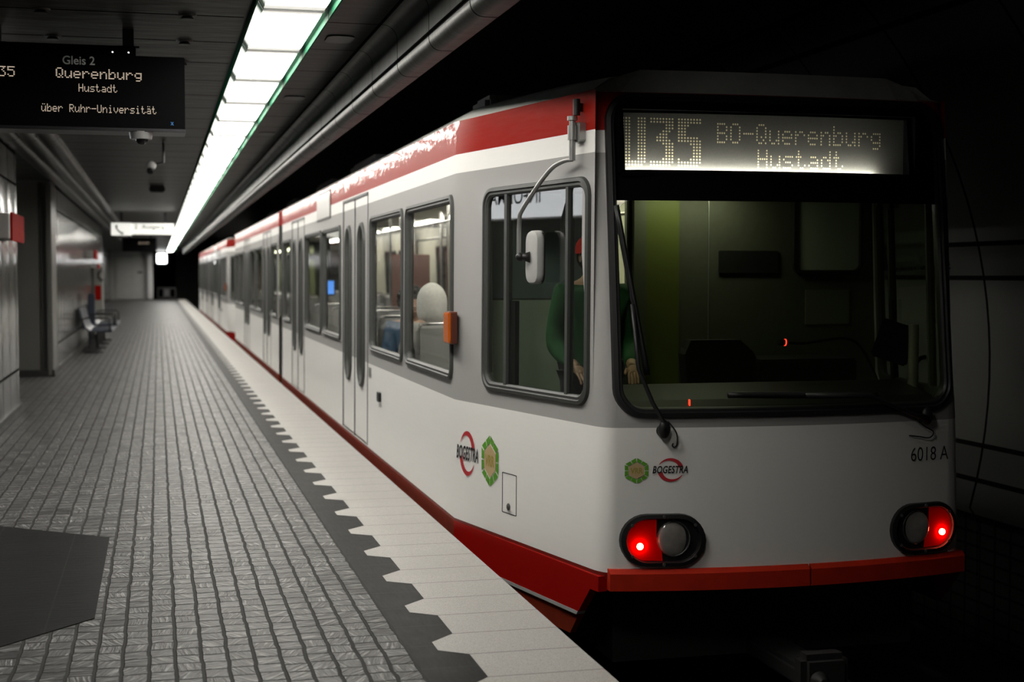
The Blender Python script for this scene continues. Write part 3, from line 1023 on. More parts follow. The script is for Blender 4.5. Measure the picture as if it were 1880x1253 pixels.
WINS = [(8.25, 9.90), (10.02, 11.63), (13.58, 15.10), (15.24, 16.95), (18.82, 19.96)]
WZ = (.868, 1.980)
DOORS = [(11.80, 13.42), (17.10, 18.70)]
DZ = (.075, 2.19)
CABW = (6.66, 7.80)
def side_sections():
    """(y0, y1, opening) from the cab to the middle joint"""
    s = []
    s.append((6.60, 7.85, ('w', CABW)))
    s.append((7.85, 8.20, None))
    cur = 8.20
    items = sorted([('w', w) for w in WINS] + [('d', d) for d in DOORS], key=lambda q: q[1][0])
    for i, (k, (a, b)) in enumerate(items):
        nxt = items[i + 1][1][0] if i + 1 < len(items) else 20.2
        end = (b + nxt) / 2 if i + 1 < len(items) else 20.2
        s.append((cur, end, (k, (a, b))))
        cur = end
    return s
def shell_side(bm, side, rear, o, lining=False):
    fn = SIDE(side, rear)
    zt = 2.396
    zb = .03
    for y0, y1, op in side_sections():
        if lining and y0 < 8.0: continue
        if op is None:
            grid(bm, y0, y1, zb, zt, fn, o)
        elif op[0] == 'w':
            a, b = op[1]
            plate_hole(bm, y0, y1, zb, zt, rrect(a + .03, b - .03, WZ[0] + .03, WZ[1] - .03, .07), fn, o)
        else:
            a, b = op[1]
            plate_hole(bm, y0, y1, zb, zt, rrect(a + .01, b - .01, DZ[0] + .0, DZ[1] - .01, .02), fn, o)
def corner(bm, side, rear):
    """rounded vertical edge between flank and front"""
    f, s = FRONT(rear), SIDE(side, rear)
    cols = []
    for z in (.03, .3, .79, 1.6, 2.396):
        xa = 2.13 if side > 0 else 2.16
        p2 = Vector((xa, yfront(xa, z), z)); p0 = Vector((LPx(6.60, z), 6.60, z))
        if yfront(xa, z) > 6.55: p0 = Vector((LPx(6.72, z), 6.72, z))
        xk = LPx(p2.y + .0, z) ; p1 = Vector((LPx(yfront(2.07, z), z), yfront(2.07, z), z))
        pts = []
        for i in range(15):
            t = i / 14
            q = p0 * (1 - t) ** 2 + p1 * 2 * t * (1 - t) + p2 * t * t
            if side < 0: q.x = 2 * XC - q.x - FAR_LEAN * max(0., z - .3) * (1 - t) ** .5
            if rear: q.y = 2 * YM - q.y
            pts.append(bm.verts.new(q))
        cols.append(pts)
    for c0, c1 in zip(cols, cols[1:]):
        for i in range(14):
            bm.faces.new((c0[i], c0[i + 1], c1[i + 1], c1[i]))
WS = (2.112, 3.930, .812, 2.388)
for o_, m_, nm in ((0, M['paint'], 'body_shell'),):
    bm = B()
    for side in (1, -1):
        for rear in (False, True):
            shell_side(bm, side, rear, 0)
            corner(bm, side, rear)
    for rear in (False, True):
        f = FRONT(rear)
        grid(bm, 2.13, 2 * XC - 2.16, .03, .79, f, 0, 24, 4)
        inner = rrect(2.15, 2 * XC - 2.175, .845, 2.355, .12, 6, 12)
        plate_hole(bm, 2.13, 2 * XC - 2.16, .79, 2.396, inner, f, 0)
    bmesh.ops.remove_doubles(bm, verts=bm.verts, dist=.0008)
    obj(nm, bm, m_, tram, smooth=True, angle=9)
# inner lining of the saloon
for side in (1, -1):
    bm = B()
    for rear in (False, True):
        shell_side(bm, side, rear, -.045, lining=True)
    obj('inner_lining', bm, M['lining'], tram)
# roof with sloping shoulders, tapering with the cabs
bm = B()
rows = []
def roof_row(y, x0, inset, top):
    pts = []
    for s in (1, -1):
        q = [(x0, 2.396), (x0 + inset * .35, 2.47), (x0 + inset, top)]
        if s < 0: q = [(2 * XC - a - .073, b) for a, b in reversed(q)]
        pts += q
    return [bm.verts.new((a, y, b)) for a, b in pts]
ylist = [(6.66, 2.04), (6.72, 2.026), (7.5, LPx(7.5, 2.396)), (8.2, LPx(8.2, 2.396)), (14, LPx(9, 2.396)), (20.2, LPx(9, 2.396))]
rows.append(roof_row(6.70, 2.06, .30, 2.49))
for y, x in ylist[2:]:
    rows.append(roof_row(y, x, .30, 2.53))
for y, x in reversed(ylist[2:]):
    rows.append(roof_row(2 * YM - y, x, .30, 2.53))
rows.append(roof_row(2 * YM - 6.70, 2.06, .30, 2.49))
for r0, r1 in zip(rows, rows[1:]):
    for i in range(5):
        bm.faces.new((r0[i], r0[i + 1], r1[i + 1], r1[i]))
# front brow: from the top edge of the windshield frame up to the roof
for rr, rear in ((rows[0], False), (rows[-1], True)):
    nb = 14
    base = [bm.verts.new(FRONT(rear)(2.06 + (2 * XC - 4.19) * i / nb, 2.39, .005)) for i in range(nb + 1)]
    sgn = -1 if rear else 1
    top = []
    for i in range(nb + 1):
        x = 2.06 + (2 * XC - 4.19) * i / nb
        e = min(1, min(i, nb - i) / 2.0)
        yb = yfront(x, 2.39) + .10
        if rear: yb = 2 * YM - yb
        top.append(bm.verts.new((x + (.04 if i == 0 else -.04 if i == nb else 0), yb, 2.43 + .085 * e)))
    for i in range(nb):
        bm.faces.new((base[i], base[i + 1], top[i + 1], top[i]))
    for i in range(nb):
        k = rr[0] if i == 0 else rr[5] if i == nb - 1 else None
    far = [rr[0], rr[1], rr[2], rr[3], rr[4], rr[5]]
    loop = top + far[::-1]
    try: bm.faces.new(loop)
    except ValueError: pass
obj('roof', bm, mat('roof_grey', (.58, .585, .56), .5, noise=.25, nscale=6), tram, smooth=False)
bm = B()
for (x0, x1, y0, y1, z1) in ((1.95, 2.35, 8.5, 8.9, 2.60),):
    box(bm, x0, x1, y0, y1, 2.50, z1, .03)
obj('roof_box', bm, M['stripe'], tram)
for (x0, x1, y0, y1, z1, mm) in ((2.0, 2.7, 13.6, 15.2, 2.66, 'stripe'), (2.0, 2.7, 17.2, 18.6, 2.66, 'stripe'), (2.0, 2.7, 21.8, 23.0, 2.66, 'stripe'), (2.0, 2.7, 25.8, 27.2, 2.66, 'stripe'), (3.35, 3.75, 8.1, 8.9, 2.72, 'under')):
    bm = B(); box(bm, x0, x1, y0, y1, 2.50, z1, .04); obj('roof_box', bm, M[mm], tram)
bm = B()
for a, b in (((2.5, 8.9), (3.3, 9.9)), ((3.5, 8.9), (2.7, 9.9))):
    tube(bm, [(a[0], a[1], 2.56), (b[0], b[1], 2.62)], .02)
tube(bm, [(2.4, 9.3, 2.66), (3.6, 9.3, 2.66)], .025)
box(bm, 2.45, 3.55, 8.7, 9.9, 2.51, 2.56)
obj('pantograph', bm, M['under'], tram)

# skirt, bumper, underframe
fnL = L
bm = B()
prism(bm, [(8.2, .045), (6.50, .045), (6.50, -.03), (6.58, -.03), (6.70, -.168), (8.2, -.168)], lambda u, v: fnL(u, v, .004 + .014 * max(0, min(1, (7.2 - u) / .7))), lambda u, v: fnL(u, v, -.03))
obj('skirt', bm, M['skirtred'], tram)
bm = B(); prism(bm, [(8.2, -.168), (6.70, -.168), (6.715, -.186), (8.2, -.186)], lambda u, v: fnL(u, v, .006 + .014 * max(0, min(1, (7.2 - u) / .7))), lambda u, v: fnL(u, v, -.03)); obj('skirt_stripe', bm, M['stripe'], tram)
bm = B(); prism(bm, [(8.2, -.186), (6.715, -.186), (6.80, -.30), (8.2, -.30)], lambda u, v: fnL(u, v, .002), lambda u, v: fnL(u, v, -.03)); obj('lower_skirt', bm, M['brown'], tram)
for rear in (False, True):
    f = SIDE(1, rear)
    a = 8.2
    bm = B(); prism(bm, [(a, .045), (20.2, .045), (20.2, -.25), (a, -.25)], lambda u, v: f(u, v, .004), lambda u, v: f(u, v, -.03)); obj('skirt', bm, M['brown'], tram)
f = SIDE(1, True)
bm = B(); prism(bm, [(8.2, .045), (6.50, .045), (6.50, -.03), (6.8, -.25), (8.2, -.25)], lambda u, v: f(u, v, .004), lambda u, v: f(u, v, -.03)); obj('skirt', bm, M['skirtred'], tram)
for side in (-1,):
    f = SIDE(-1, False)
    bm = B(); prism(bm, [(20.2, .045), (6.50, .045), (6.50, -.03), (6.8, -.25), (20.2, -.25)], lambda u, v: f(u, v, .004), lambda u, v: f(u, v, -.03)); obj('skirt', bm, M['brown'], tram)
def bumper(x0, x1, rear=False):
    bm = B()
    f = FRONT(rear)
    n = 12
    prof = [(-.02, -.002), (-.02, .030), (.062, .030), (.083, .012), (.083, -.03), (-.02, -.03)]
    rings = [[bm.verts.new(f(x0 + (x1 - x0) * i / n, v, o)) for v, o in prof] for i in range(n + 1)]
    for r0, r1 in zip(rings, rings[1:]):
        for i in range(6):
            j = (i + 1) % 6
            bm.faces.new((r0[i], r0[j], r1[j], r1[i]))
    bm.faces.new(rings[0]); bm.faces.new(rings[-1][::-1])
    return bm
for rear in (False, True):
    obj('bumper', bumper(2.09, 3.078, rear), M['bumper'], tram)
    obj('bumper', bumper(3.088, 2 * XC - 2.06, rear), M['bumper'], tram)
bm = B()
box(bm, 2.2, 3.86, 6.75, 2 * YM - 6.75, -.45, .028); 
obj('underframe', bm, M['under'], tram)
bm = B(); box(bm, 2.06, 4.0, 6.75, 34.2, .02, .06)
obj('floor_pan', bm, M['under'], tram)
for yb in (10.2, 20.5, 30.8):
    bm = B(); box(bm, 2.3, 2.42, yb - 1.2, yb + 1.2, -.62, -.42, .03); box(bm, 3.64, 3.76, yb - 1.2, yb + 1.2, -.62, -.42, .03); box(bm, 2.42, 3.64, yb - .2, yb + .2, -.6, -.45)
    bg = obj('bogie', bm, M['under'], tram)
    for s in (-.9, .9):
        for x in (3.03 - .7175, 3.03 + .7175):
            bm = B(); cyl(bm, (x - .06, yb + s, -.45), (x + .06, yb + s, -.45), .345, seg=28); obj('wheel', bm, M['rail'], bg, smooth=True, angle=30)
bm = B(); box(bm, 2.92, 3.12, 6.05, 6.9, -.46, -.36, .02); box(bm, 2.90, 3.14, 6.03, 6.16, -.52, -.28, .03)
cp = obj('coupler', bm, M['coupler'], tram)
bm = B(); cyl(bm, (2.98, 6.035, -.40), (2.98, 5.98, -.40), .05, .02); obj('coupler_cone', bm, M['coupler'], cp, smooth=True, angle=30)

# articulation
bm = B(); sweep(bm, [(1.72, -.2), (1.72, 2.20), (4.34, 2.20), (4.34, -.2)], [20.2 + i * .05 for i in range(13)])
for i, v in enumerate(bm.verts):
    k = round((v.co.y - 20.2) / .05)
    if k % 2: v.co.x += .03 if v.co.x < XC else -.03
obj('articulation_bellows', bm, M['rubber'], tram)
bm = B(); box(bm, 1.70, 1.76, 20.2, 20.8, 2.2, 2.40); box(bm, 1.76, 4.30, 20.2, 20.8, 2.32, 2.40); box(bm, 1.9, 4.16, 20.2, 20.8, 2.40, 2.50, .02); obj('articulation_cover', bm, M['red'], tram)

# saloon windows
def window(fn, a, b, z0, z1, pane_m, parent, r=.09, extra=None):
    out = rrect(a, b, z0, z1, r); inn = rrect(a + .052, b - .052, z0 + .052, z1 - .052, r - .035)
    bm = B(); ring_on(bm, out, inn, fn, [(0, -.002), (.12, .016), (.45, .020), (.55, .010), (.8, .012), (1, .002), (1, -.03), (0, -.03)])
    fr = obj('window', bm, M['rubber'], parent, smooth=True, angle=35)
    bm = B(); slab_on(bm, rrect(a + .05, b - .05, z0 + .05, z1 - .05, r - .035), fn, -.012, -.006, 1)
    obj('pane', bm, pane_m, fr)
    return fr
for side in (1, -1):
    for rear in (False, True):
        fn = SIDE(side, rear)
        for a, b in WINS:
            window(fn, a, b, WZ[0], WZ[1], M['glass'], tram)
# vent bars across the upper part of the saloon windows
for rear in (False, True):
    fn = SIDE(1, rear)
    for a, b in DOORS:
        mid = (a + b) / 2
        for q, (y0, y1) in enumerate(((a + .012, mid - .008), (mid + .008, b - .012))):
            uc = (y0 + y1) / 2 + (.02 if q else -.02)
            pill = rrect(uc - .205, uc + .205, .53, 1.955, .20, 10, 8)
            bm = B(); plate_hole(bm, y0, y1, DZ[0] + .012, DZ[1] - .015, rrect(uc - .185, uc + .185, .55, 1.935, .18, 10, 8), fn, -.004)
            leaf = obj('door_leaf', bm, M['paint'], tram, recalc=True)
            inn = rrect(uc - .155, uc + .155, .58, 1.905, .15, 10, 8)
            bm = B(); ring_on(bm, pill, inn, fn, [(0, -.005), (.2, .014), (.6, .018), (1, .0), (1, -.03), (0, -.03)]); obj('window_seal', bm, M['rubber'], leaf, smooth=True, angle=35)
            bm = B(); slab_on(bm, inn, fn, -.014, -.008, 1); obj('pane', bm, M['glass'], leaf)
        bm = B()
        for y in (a, b): prism(bm, [(y - .012, DZ[0]), (y + .012, DZ[0]), (y + .012, DZ[1]), (y - .012, DZ[1])], lambda u, v: fn(u, v, .004), lambda u, v: fn(u, v, -.03))
        prism(bm, [(mid - .009, DZ[0]), (mid + .009, DZ[0]), (mid + .009, DZ[1]), (mid - .009, DZ[1])], lambda u, v: fn(u, v, .004), lambda u, v: fn(u, v, -.02))
        prism(bm, [(a, DZ[1] - .02), (b, DZ[1] - .02), (b, DZ[1]), (a, DZ[1])], lambda u, v: fn(u, v, .008), lambda u, v: fn(u, v, -.03))
        obj('door_frame', bm, M['frame'], tram)
for rear in (False, True):
    fn = SIDE(-1, rear)
    for a, b in DOORS:
        bm = B(); grid(bm, a, b, DZ[0], DZ[1], fn, -.01); obj('door_leaf', bm, M['lining'], tram)
# side blind panel, turn signal, small fittings on the platform flank
bm = B(); prism(bm, rrect(14.43, 15.69, 2.072, 2.365, .04), lambda u, v: L(u, v, .006), lambda u, v: L(u, v, -.01)); sb = obj('side_display', bm, M['frame'], tram)
bm = B(); prism(bm, rrect(14.47, 15.65, 2.095, 2.342, .03), lambda u, v: L(u, v, .010), lambda u, v: L(u, v, .004)); obj('blind', bm, M['white_blind'], sb)
bm = B(); prism(bm, rrect(8.12, 8.27, 1.095, 1.285, .012), lambda u, v: Vector((1.69, u, v)), lambda u, v: Vector((1.655, u, v))); ts = obj('turn_signal', bm, M['orangedark'], tram)
bm = B(); box(bm, 1.640, 1.66, 8.135, 8.285, 1.10, 1.28, .006); obj('lens', bm, M['orange'], ts)
bm = B(); prism(bm, rrect(11.05, 11.17, .50, .575, .02), lambda u, v: L(u, v, .02), lambda u, v: L(u, v, -.01)); obj('door_button', bm, M['black'], tram)
bm = B(); prism(bm, rrect(11.58, 11.70, .66, .74, .01), lambda u, v: L(u, v, .008), lambda u, v: L(u, v, -.01)); obj('door_lock', bm, M['alu'], tram)
# access hatch
bm = B(); ring_on(bm, rrect(7.40, 7.572, .195, .417, .006), rrect(7.405, 7.567, .199, .413, .005), L, [(0, .0015), (1, .0015), (1, -.003), (0, -.003)]); ha = obj('access_hatch', bm, M['ink'], tram)
bm = B(); sphere(bm, L(7.49, .234, .004), (.010, .02, .02), 14, 8); obj('lock', bm, M['frame'], ha, smooth=True)

# cab side windows
for side in (1, -1):
    fn = SIDE(side, False)
    fr = window(fn, CABW[0] - .03, CABW[1] + .02, .852, 1.985, M['cabglass'], tram, r=.10)
    for a, w in ((7.54, .03), (6.86, .026)):
        bm = B(); prism(bm, [(a - w / 2, .90), (a + w / 2, .90), (a + w / 2, 1.94), (a - w / 2, 1.94)], lambda u, v: fn(u, v, .008), lambda u, v: fn(u, v, -.03)); obj('mullion', bm, M['frame'], fr)
    bm = B(); prism(bm, [(7.46, .90), (7.525, .90), (7.525, 1.36), (7.46, 1.36)], lambda u, v: fn(u, v, -.015), lambda u, v: fn(u, v, -.04)); obj('slide_rail', bm, M['black'], fr)
    for u in (7.49, 6.93):
        bm = B(); prism(bm, [(u - .03, 1.885), (u + .03, 1.885), (u + .03, 1.93), (u - .03, 1.93)], lambda q, v: fn(q, v, -.014), lambda q, v: fn(q, v, -.04)); obj('catch', bm, M['black'], fr)
for side in (1, -1):
    fn = SIDE(side, True)
    window(fn, CABW[0] - .03, CABW[1] + .02, .852, 1.985, M['glass'], tram, r=.10)

# front: frame, glass, destination display
for rear in (False, True):
    f = FRONT(rear)
    out = rrect(WS[0], WS[1], WS[2], WS[3], .14, 8, 14); inn = rrect(WS[0] + .05, WS[1] - .05, WS[2] + .05, WS[3] - .045, .10, 8, 14)
    bm = B(); ring_on(bm, out, inn, f, [(0, -.005), (.1, .020), (.5, .024), (.62, .012), (.85, .012), (1, .0), (1, -.04), (0, -.04)])
    wf = obj('windshield_frame', bm, M['black'], tram, smooth=True, angle=35)
    if rear:
        bm = B(); slab_on(bm, rrect(WS[0] + .045, WS[1] - .045, WS[2] + .045, WS[3] - .04, .10, 8, 14), f, -.02, -.012, 5); obj('windshield', bm, M['windshield'], tram, smooth=True, angle=30)
GT = 1.862
# glass below, dark band above with the display opening
lp = [p for p in rrect(WS[0] + .045, WS[1] - .045, WS[2] + .045, GT, .09, 8, 14)]
bm = B(); slab_on(bm, lp, Fr, -.020, -.012, 6); obj('windshield', bm, M['windshield'], tram, smooth=True, angle=30)
D0, D1, DB, DT = 2.21, 3.735, 2.012, 2.292
bm = B()
nseg = 16
for (u0, u1, v0, v1) in ((WS[0] + .04, WS[1] - .04, GT, DB), (WS[0] + .04, WS[1] - .04, DT, WS[3] - .04), (WS[0] + .04, D0, DB, DT), (D1, WS[1] - .04, DB, DT)):
    n = nseg if u1 - u0 > .5 else 2
    grid(bm, u0, u1, v0, v1, Fr, -.010, n, 1)
    grid(bm, u0, u1, v0, v1, Fr, -.016, n, 1)
obj('windshield_band', bm, M['signblk'], tram)
YD = 6.70    # plane of the dot panel
bm = B()
box(bm, D0 - .03, D1 + .03, YD + .004, YD + .03, DB - .02, DT + .02)
disp = obj('destination_display', bm, M['dotpanel'], tram)
bm = B()
for u0, u1, v0, v1 in ((D0 - .03, D1 + .03, DB - .03, DB - .012), (D0 - .03, D1 + .03, DT + .012, DT + .03), (D0 - .04, D0 - .022, DB - .02, DT + .02), (D1 + .022, D1 + .04, DB - .02, DT + .02)):
    box(bm, u0, u1, 6.585, YD + .01, v0, v1)
obj('display_hood', bm, M['signblk'], disp)
bm = B(); cyl(bm, (D0 + .03, YD - .022, DB - .002), (D1 - .14, YD - .022, DB - .002), .008, seg=10); obj('display_tube', bm, mat('display_tube_light', (1, 1, 1), .5, emit=(1, .95, .80), es=36), disp)
DF = lambda u, v, o: Vector((u, YD - o, v))
bm = B()
pit = .0160
BIG = {'U': ["11100111"] * 14 + ["11111111", "01111110"],
       '3': ["11111111", "11111111", "00000111", "00000111", "00001110", "00011100", "00111100", "00111110", "00001111", "00000111", "00000111", "00000111", "00000111", "00001111", "11111111", "11111110"],
       '5': ["11111111", "11111111", "11110000", "11100000", "11100000", "11100000", "11111110", "11111111", "00001111", "00000111", "00000111", "00000111", "00000111", "10001111", "11111111", "11111110"]}
u0 = D0 + .018
for k, ch in enumerate('U35'):
    for r, row in enumerate(BIG[ch]):
        for c, bit in enumerate(row):
            if bit == '1':
                u = u0 + (k * 9.1 + c) * pit; v = DT - .020 - r * .0152
                h = .0052
                bm.faces.new([bm.verts.new(DF(u + h * cos(a * pi / 3), v + h * sin(a * pi / 3), .004)) for a in range(6)])
dots(bm, 'BO-Querenburg', 2.726, DT - .037, .01174, .0152, DF, size=.72, o=.004)
dots(bm, 'Hustadt', 2.945, DT - .165, .0116, .0142, DF, size=.72, o=.004)
obj('lettering', bm, M['dotty'], disp)
bm = B(); slab_on(bm, rrect(D0, D1, DB, DT, .012, 3, 12), Fr, -.014, -.011, 4); obj('display_glass', bm, M['glass'], disp)

# tail lamps
def stadium(cu, cv, w, h, n=14):
    r = h / 2
    out = []
    for i in range(n + 1):
        a = -pi / 2 + pi * i / n; out.append((cu + w / 2 - r + r * cos(a), cv + r * sin(a)))
    for i in range(n + 1):
        a = pi / 2 + pi * i / n; out.append((cu - w / 2 + r + r * cos(a), cv + r * sin(a)))
    return out
for s in (1, -1):
    X = lambda d: 3.046 - s * (d + .016)            # d: distance from the tram's centre line outwards
    cu = X(.684); cv = .222
    bm = B(); ring_on(bm, stadium(cu, cv, .412, .256), stadium(cu, cv, .345, .205), Fr, [(0, 0), (.1, .022), (.8, .026), (1, .014), (1, -.02), (0, -.02)])
    h = obj('tail_lamp', bm, M['black'], tram, smooth=True, angle=35)
    bm = B(); slab_on(bm, stadium(cu, cv, .35, .21), Fr, .001, .004, 3); obj('reflector_bowl', bm, M['black'], h)
    # red half
    uc = X(.78)
    half = [p for p in stadium(cu, cv, .345, .200) if (p[0] - X(.757)) * s <= 1e-6] + [(X(.715), cv + .1), (X(.715), cv + .02), (X(.69), cv - .05), (X(.685), cv - .1)]
    half = sorted(half, key=lambda p: atan2(p[1] - cv, p[0] - uc))
    bm = B(); slab_on(bm, half, Fr, .004, .009, 3); obj('red_lens', bm, M['redlens'], h)
    bm = B(); sphere(bm, Fr(X(.795), cv - .028, .016), (.017, .014, .017)); obj('bulb', bm, M['redbulb'], h, smooth=True)
    bm = B()
    c = Fr(X(.632), cv + .006, .004)
    sphere(bm, c, (.078, .016, .084), 28, 14); obj('clear_lens', bm, M['clearlens'], h, smooth=True)
    bm = B(); ring_on(bm, stadium(X(.632), cv + .006, .166, .180), stadium(X(.632), cv + .006, .146, .160), Fr, [(0, .002), (.3, .014), (.7, .014), (1, .002)]); obj('lens_rim', bm, M['frame'], h, smooth=True)
    for q, (du, dv) in enumerate(((0, .1155), (0, -.1155), (.15, .075), (.15, -.075), (-.15, .075), (-.15, -.075))):
        bm = B(); p = Fr(cu + du, cv + dv, .024); cyl(bm, p, p + Vector((0, -.006, 0)), .008, seg=10); obj('screw', bm, M['screw'], h)

# emblems and lettering
def crescent(bm, cu, cv, R, fn, sx=1.0, o=.004):
    n = 20
    for top in (1, 0):
        a0, a1 = (radians(153), radians(15)) if top else (radians(193), radians(334))
        pts = []
        for i in range(n + 1):
            t = i / n; a = a0 + (a1 - a0) * t
            w = R * (.03 + .34 * (t if top else 1 - t) ** .8)
            pts.append(((cu + sx * R * cos(a), cv + R * sin(a)), (cu + sx * (R - w) * cos(a), cv + (R - w) * sin(a))))
        for p, q in zip(pts, pts[1:]):
            bm.faces.new([bm.verts.new(fn(*k, o)) for k in (p[0], q[0], q[1], p[1])])
def hexring(bm, cu, cv, R, fn, sx=1.0, o=.004):
    P = [(cos(radians(90 + 60 * i)), sin(radians(90 + 60 * i))) for i in range(6)]
    for i in range(6):
        a, b = P[i], P[(i + 1) % 6]
        for t0, t1 in ((.05, .465), (.535, .95)):
            q = []
            for t, r in ((t0, 1), (t1, 1), (t1, .70), (t0, .70)):
                q.append((cu + sx * R * r * (a[0] + (b[0] - a[0]) * t), cv + R * r * (a[1] + (b[1] - a[1]) * t)))
            bm.faces.new([bm.verts.new(fn(*k, o)) for k in q])
def hexfill(bm, cu, cv, R, fn, sx=1.0, o=.004):
    bm.faces.new([bm.verts.new(fn(cu + sx * R * cos(radians(90 + 60 * i)), cv + R * sin(radians(90 + 60 * i)), o)) for i in range(6)])
LM = lambda u, v, o: L(-u, v, o)       # u grows towards the front of the tram = to the right as seen
def emblem(fn, rc, rR, tx, tz, hc, hR, hsx, rsx, o=.0035):
    bm = B(); crescent(bm, rc[0], rc[1], rR, fn, rsx, o=o); e = obj('operator_emblem', bm, M['logored'], tram, recalc=False)
    bm = B(); text_on(bm, 'BOGESTRA', tx[0], tx[1], tz[0], tz[1], fn, o=o + .001, shear=.25, bold=.026, space=1.08); obj('lettering', bm, M['ink'], e, recalc=False)
    bm = B(); hexring(bm, hc[0], hc[1], hR, fn, hsx, o=o); e = obj('network_emblem', bm, M['logogreen'], tram, recalc=False)
    bm = B(); hexfill(bm, hc[0], hc[1], hR * .64, fn, hsx, o=o); obj('emblem_centre', bm, M['logobeige'], e, recalc=False)
    w = hR * .46 * hsx
    bm = B(); text_on(bm, 'VRR', hc[0] - w, hc[0] + w, hc[1] - hR * .22, hc[1] + hR * .22, fn, o=o + .0012, bold=.03); obj('lettering', bm, M['logoolive'], e, recalc=False)
emblem(LM, (-8.02, .466), .130, (-8.165, -7.872), (.425, .508), (-7.722, .458), .147, .84, .80)
emblem(Fr, (2.383, .562), .057, (2.296, 2.466), (.545, .582), (2.221, .559), .063, 1.02, 1.10)
bm = B(); text_on(bm, '6018 A', 3.662, 3.898, .562, .632, Fr, o=.004, bold=-.004); obj('number_lettering', bm, M['ink'], tram, recalc=False)

# mirror on its arm
bm = B(); prism(bm, rrect(6.69, 6.775, 2.15, 2.245, .015), lambda u, v: L(u, v, 0), lambda u, v: L(u, v, .035)); br = obj('mirror_bracket', bm, M['alu'], tram)
bm = B(); cyl(bm, L(6.735, 2.06, .05), L(6.735, 2.27, .05), .016, seg=14); cyl(bm, L(6.735, 2.255, .05), L(6.735, 2.275, .05), .026, seg=14); cyl(bm, L(6.735, 2.16, .05), L(6.735, 2.23, .05), .024, seg=14); obj('hinge_pin', bm, M['alu'], br, smooth=True, angle=30)
bm = B()
pth = smooth_path([L(6.735, 2.065, .05), L(6.80, 2.062, .06), L(6.90, 2.035, .07), L(7.00, 1.96, .09), L(7.13, 1.83, .12), L(7.155, 1.78, .12), L(7.16, 1.70, .12), L(7.16, 1.60, .12)], 5)
tube(bm, pth, .0115, 10); arm = obj('mirror_arm', bm, M['alu'], tram, smooth=True, angle=60)
bm = B(); sphere(bm, L(7.155, 1.592, .115), (.024, .024, .024)); tube(bm, [L(7.155, 1.592, .115), L(7.12, 1.592, .075)], [.014, .03], 10); obj('ball_joint', bm, M['black'], arm, smooth=True)
# the mirror is folded flat against the window: grey shell outwards, glass to the pane
lp = rrect(-.078, .078, -.135, .140, .05, 6, 3)
MF = lambda u, v, o: L(7.11 + u * .98, 1.588 + v, .055 + o) + Vector((.06 * u, 0, 0))
bm = B()
loops = []
for sc, o in ((.80, .024), (.94, .018), (1, .004), (1, -.018), (.97, -.024)):
    loops.append([bm.verts.new(MF(p[0] * sc, p[1] * sc, o)) for p in lp])
for a, b in zip(loops, loops[1:]):
    for i in range(len(lp)):
        j = (i + 1) % len(lp)
        bm.faces.new((a[i], a[j], b[j], b[i]))
bm.faces.new(loops[0]); bm.faces.new(loops[-1])
mr = obj('mirror_housing', bm, M['mirrorback'], tram, smooth=True, angle=40)
bm = B(); slab_on(bm, [(p[0] * .93, p[1] * .95) for p in lp], MF, -.023, -.027, 1); obj('mirror_glass', bm, M['camdark'], mr)
bm = B(); ring_on(bm, [(p[0] * 1.0, p[1] * 1.0) for p in lp], [(p[0] * .96, p[1] * .965) for p in lp], MF, [(0, -.012), (0, -.026), (1, -.026), (1, -.012)]); obj('mirror_rim', bm, M['black'], mr)
bm = B(); cyl(bm, L(6.73, 2.28, .03), L(6.73, 2.36, .03), .018, seg=14); prism(bm, [(6.72, 2.30), (6.74, 2.30), (6.74, 2.34), (6.72, 2.34)], lambda u, v: L(u, v, -.005), lambda u, v: L(u, v, .03)); obj('aerial_stub', bm, M['black'], tram, smooth=True, angle=30)

# wipers
def wiper(blade, armp, piv, hose, bl_r=.016):
    bm = B(); cyl(bm, Fr(*piv, 0), Fr(*piv, .05), .028, .022, 16); pv = sphere(bm, Fr(piv[0], piv[1] + .01, .04), (.03, .02, .045))
    w = obj('wiper', bm, M['black'], tram, smooth=True, angle=40)
    bm = B(); tube(bm, [Fr(a, b, .045) for a, b in armp], [.011] * (len(armp) - 1) + [.018], 8); obj('arm', bm, M['black'], w, smooth=True)
    bm = B(); tube(bm, [Fr(a, b, .022) for a, b in blade], bl_r, 8); tube(bm, [Fr(a, b, .034) for a, b in blade], bl_r * .6, 8); obj('blade', bm, M['black'], w, smooth=True)
    bm = B(); tube(bm, smooth_path([Fr(a, b, o) for a, b, o in hose], 6), .0035, 6); obj('washer_hose', bm, M['black'], w, smooth=True)
def lerpn(p, q, n): return [(p[0] + (q[0] - p[0]) * i / n, p[1] + (q[1] - p[1]) * i / n) for i in range(n + 1)]
wiper(lerpn((2.150, 1.835), (2.272, 1.02), 8), [(2.205, 1.36), (2.225, 1.05), (2.285, .89), (2.338, .79), (2.340, .76)], (2.340, .752), [(2.36, .80, .03), (2.40, .745, .03), (2.408, .69, .02), (2.398, .672, .01), (2.388, .680, .01), (2.394, .690, .005)])
wiper(lerpn((2.66, .922), (3.45, .905), 10), [(3.05, .915), (3.40, .905), (3.52, .855), (3.66, .80), (3.735, .782)], (3.735, .782), [(3.60, .83, .04), (3.72, .745, .03), (3.782, .71, .03), (3.765, .680, .02), (3.70, .688, .015), (3.648, .694, .006)])

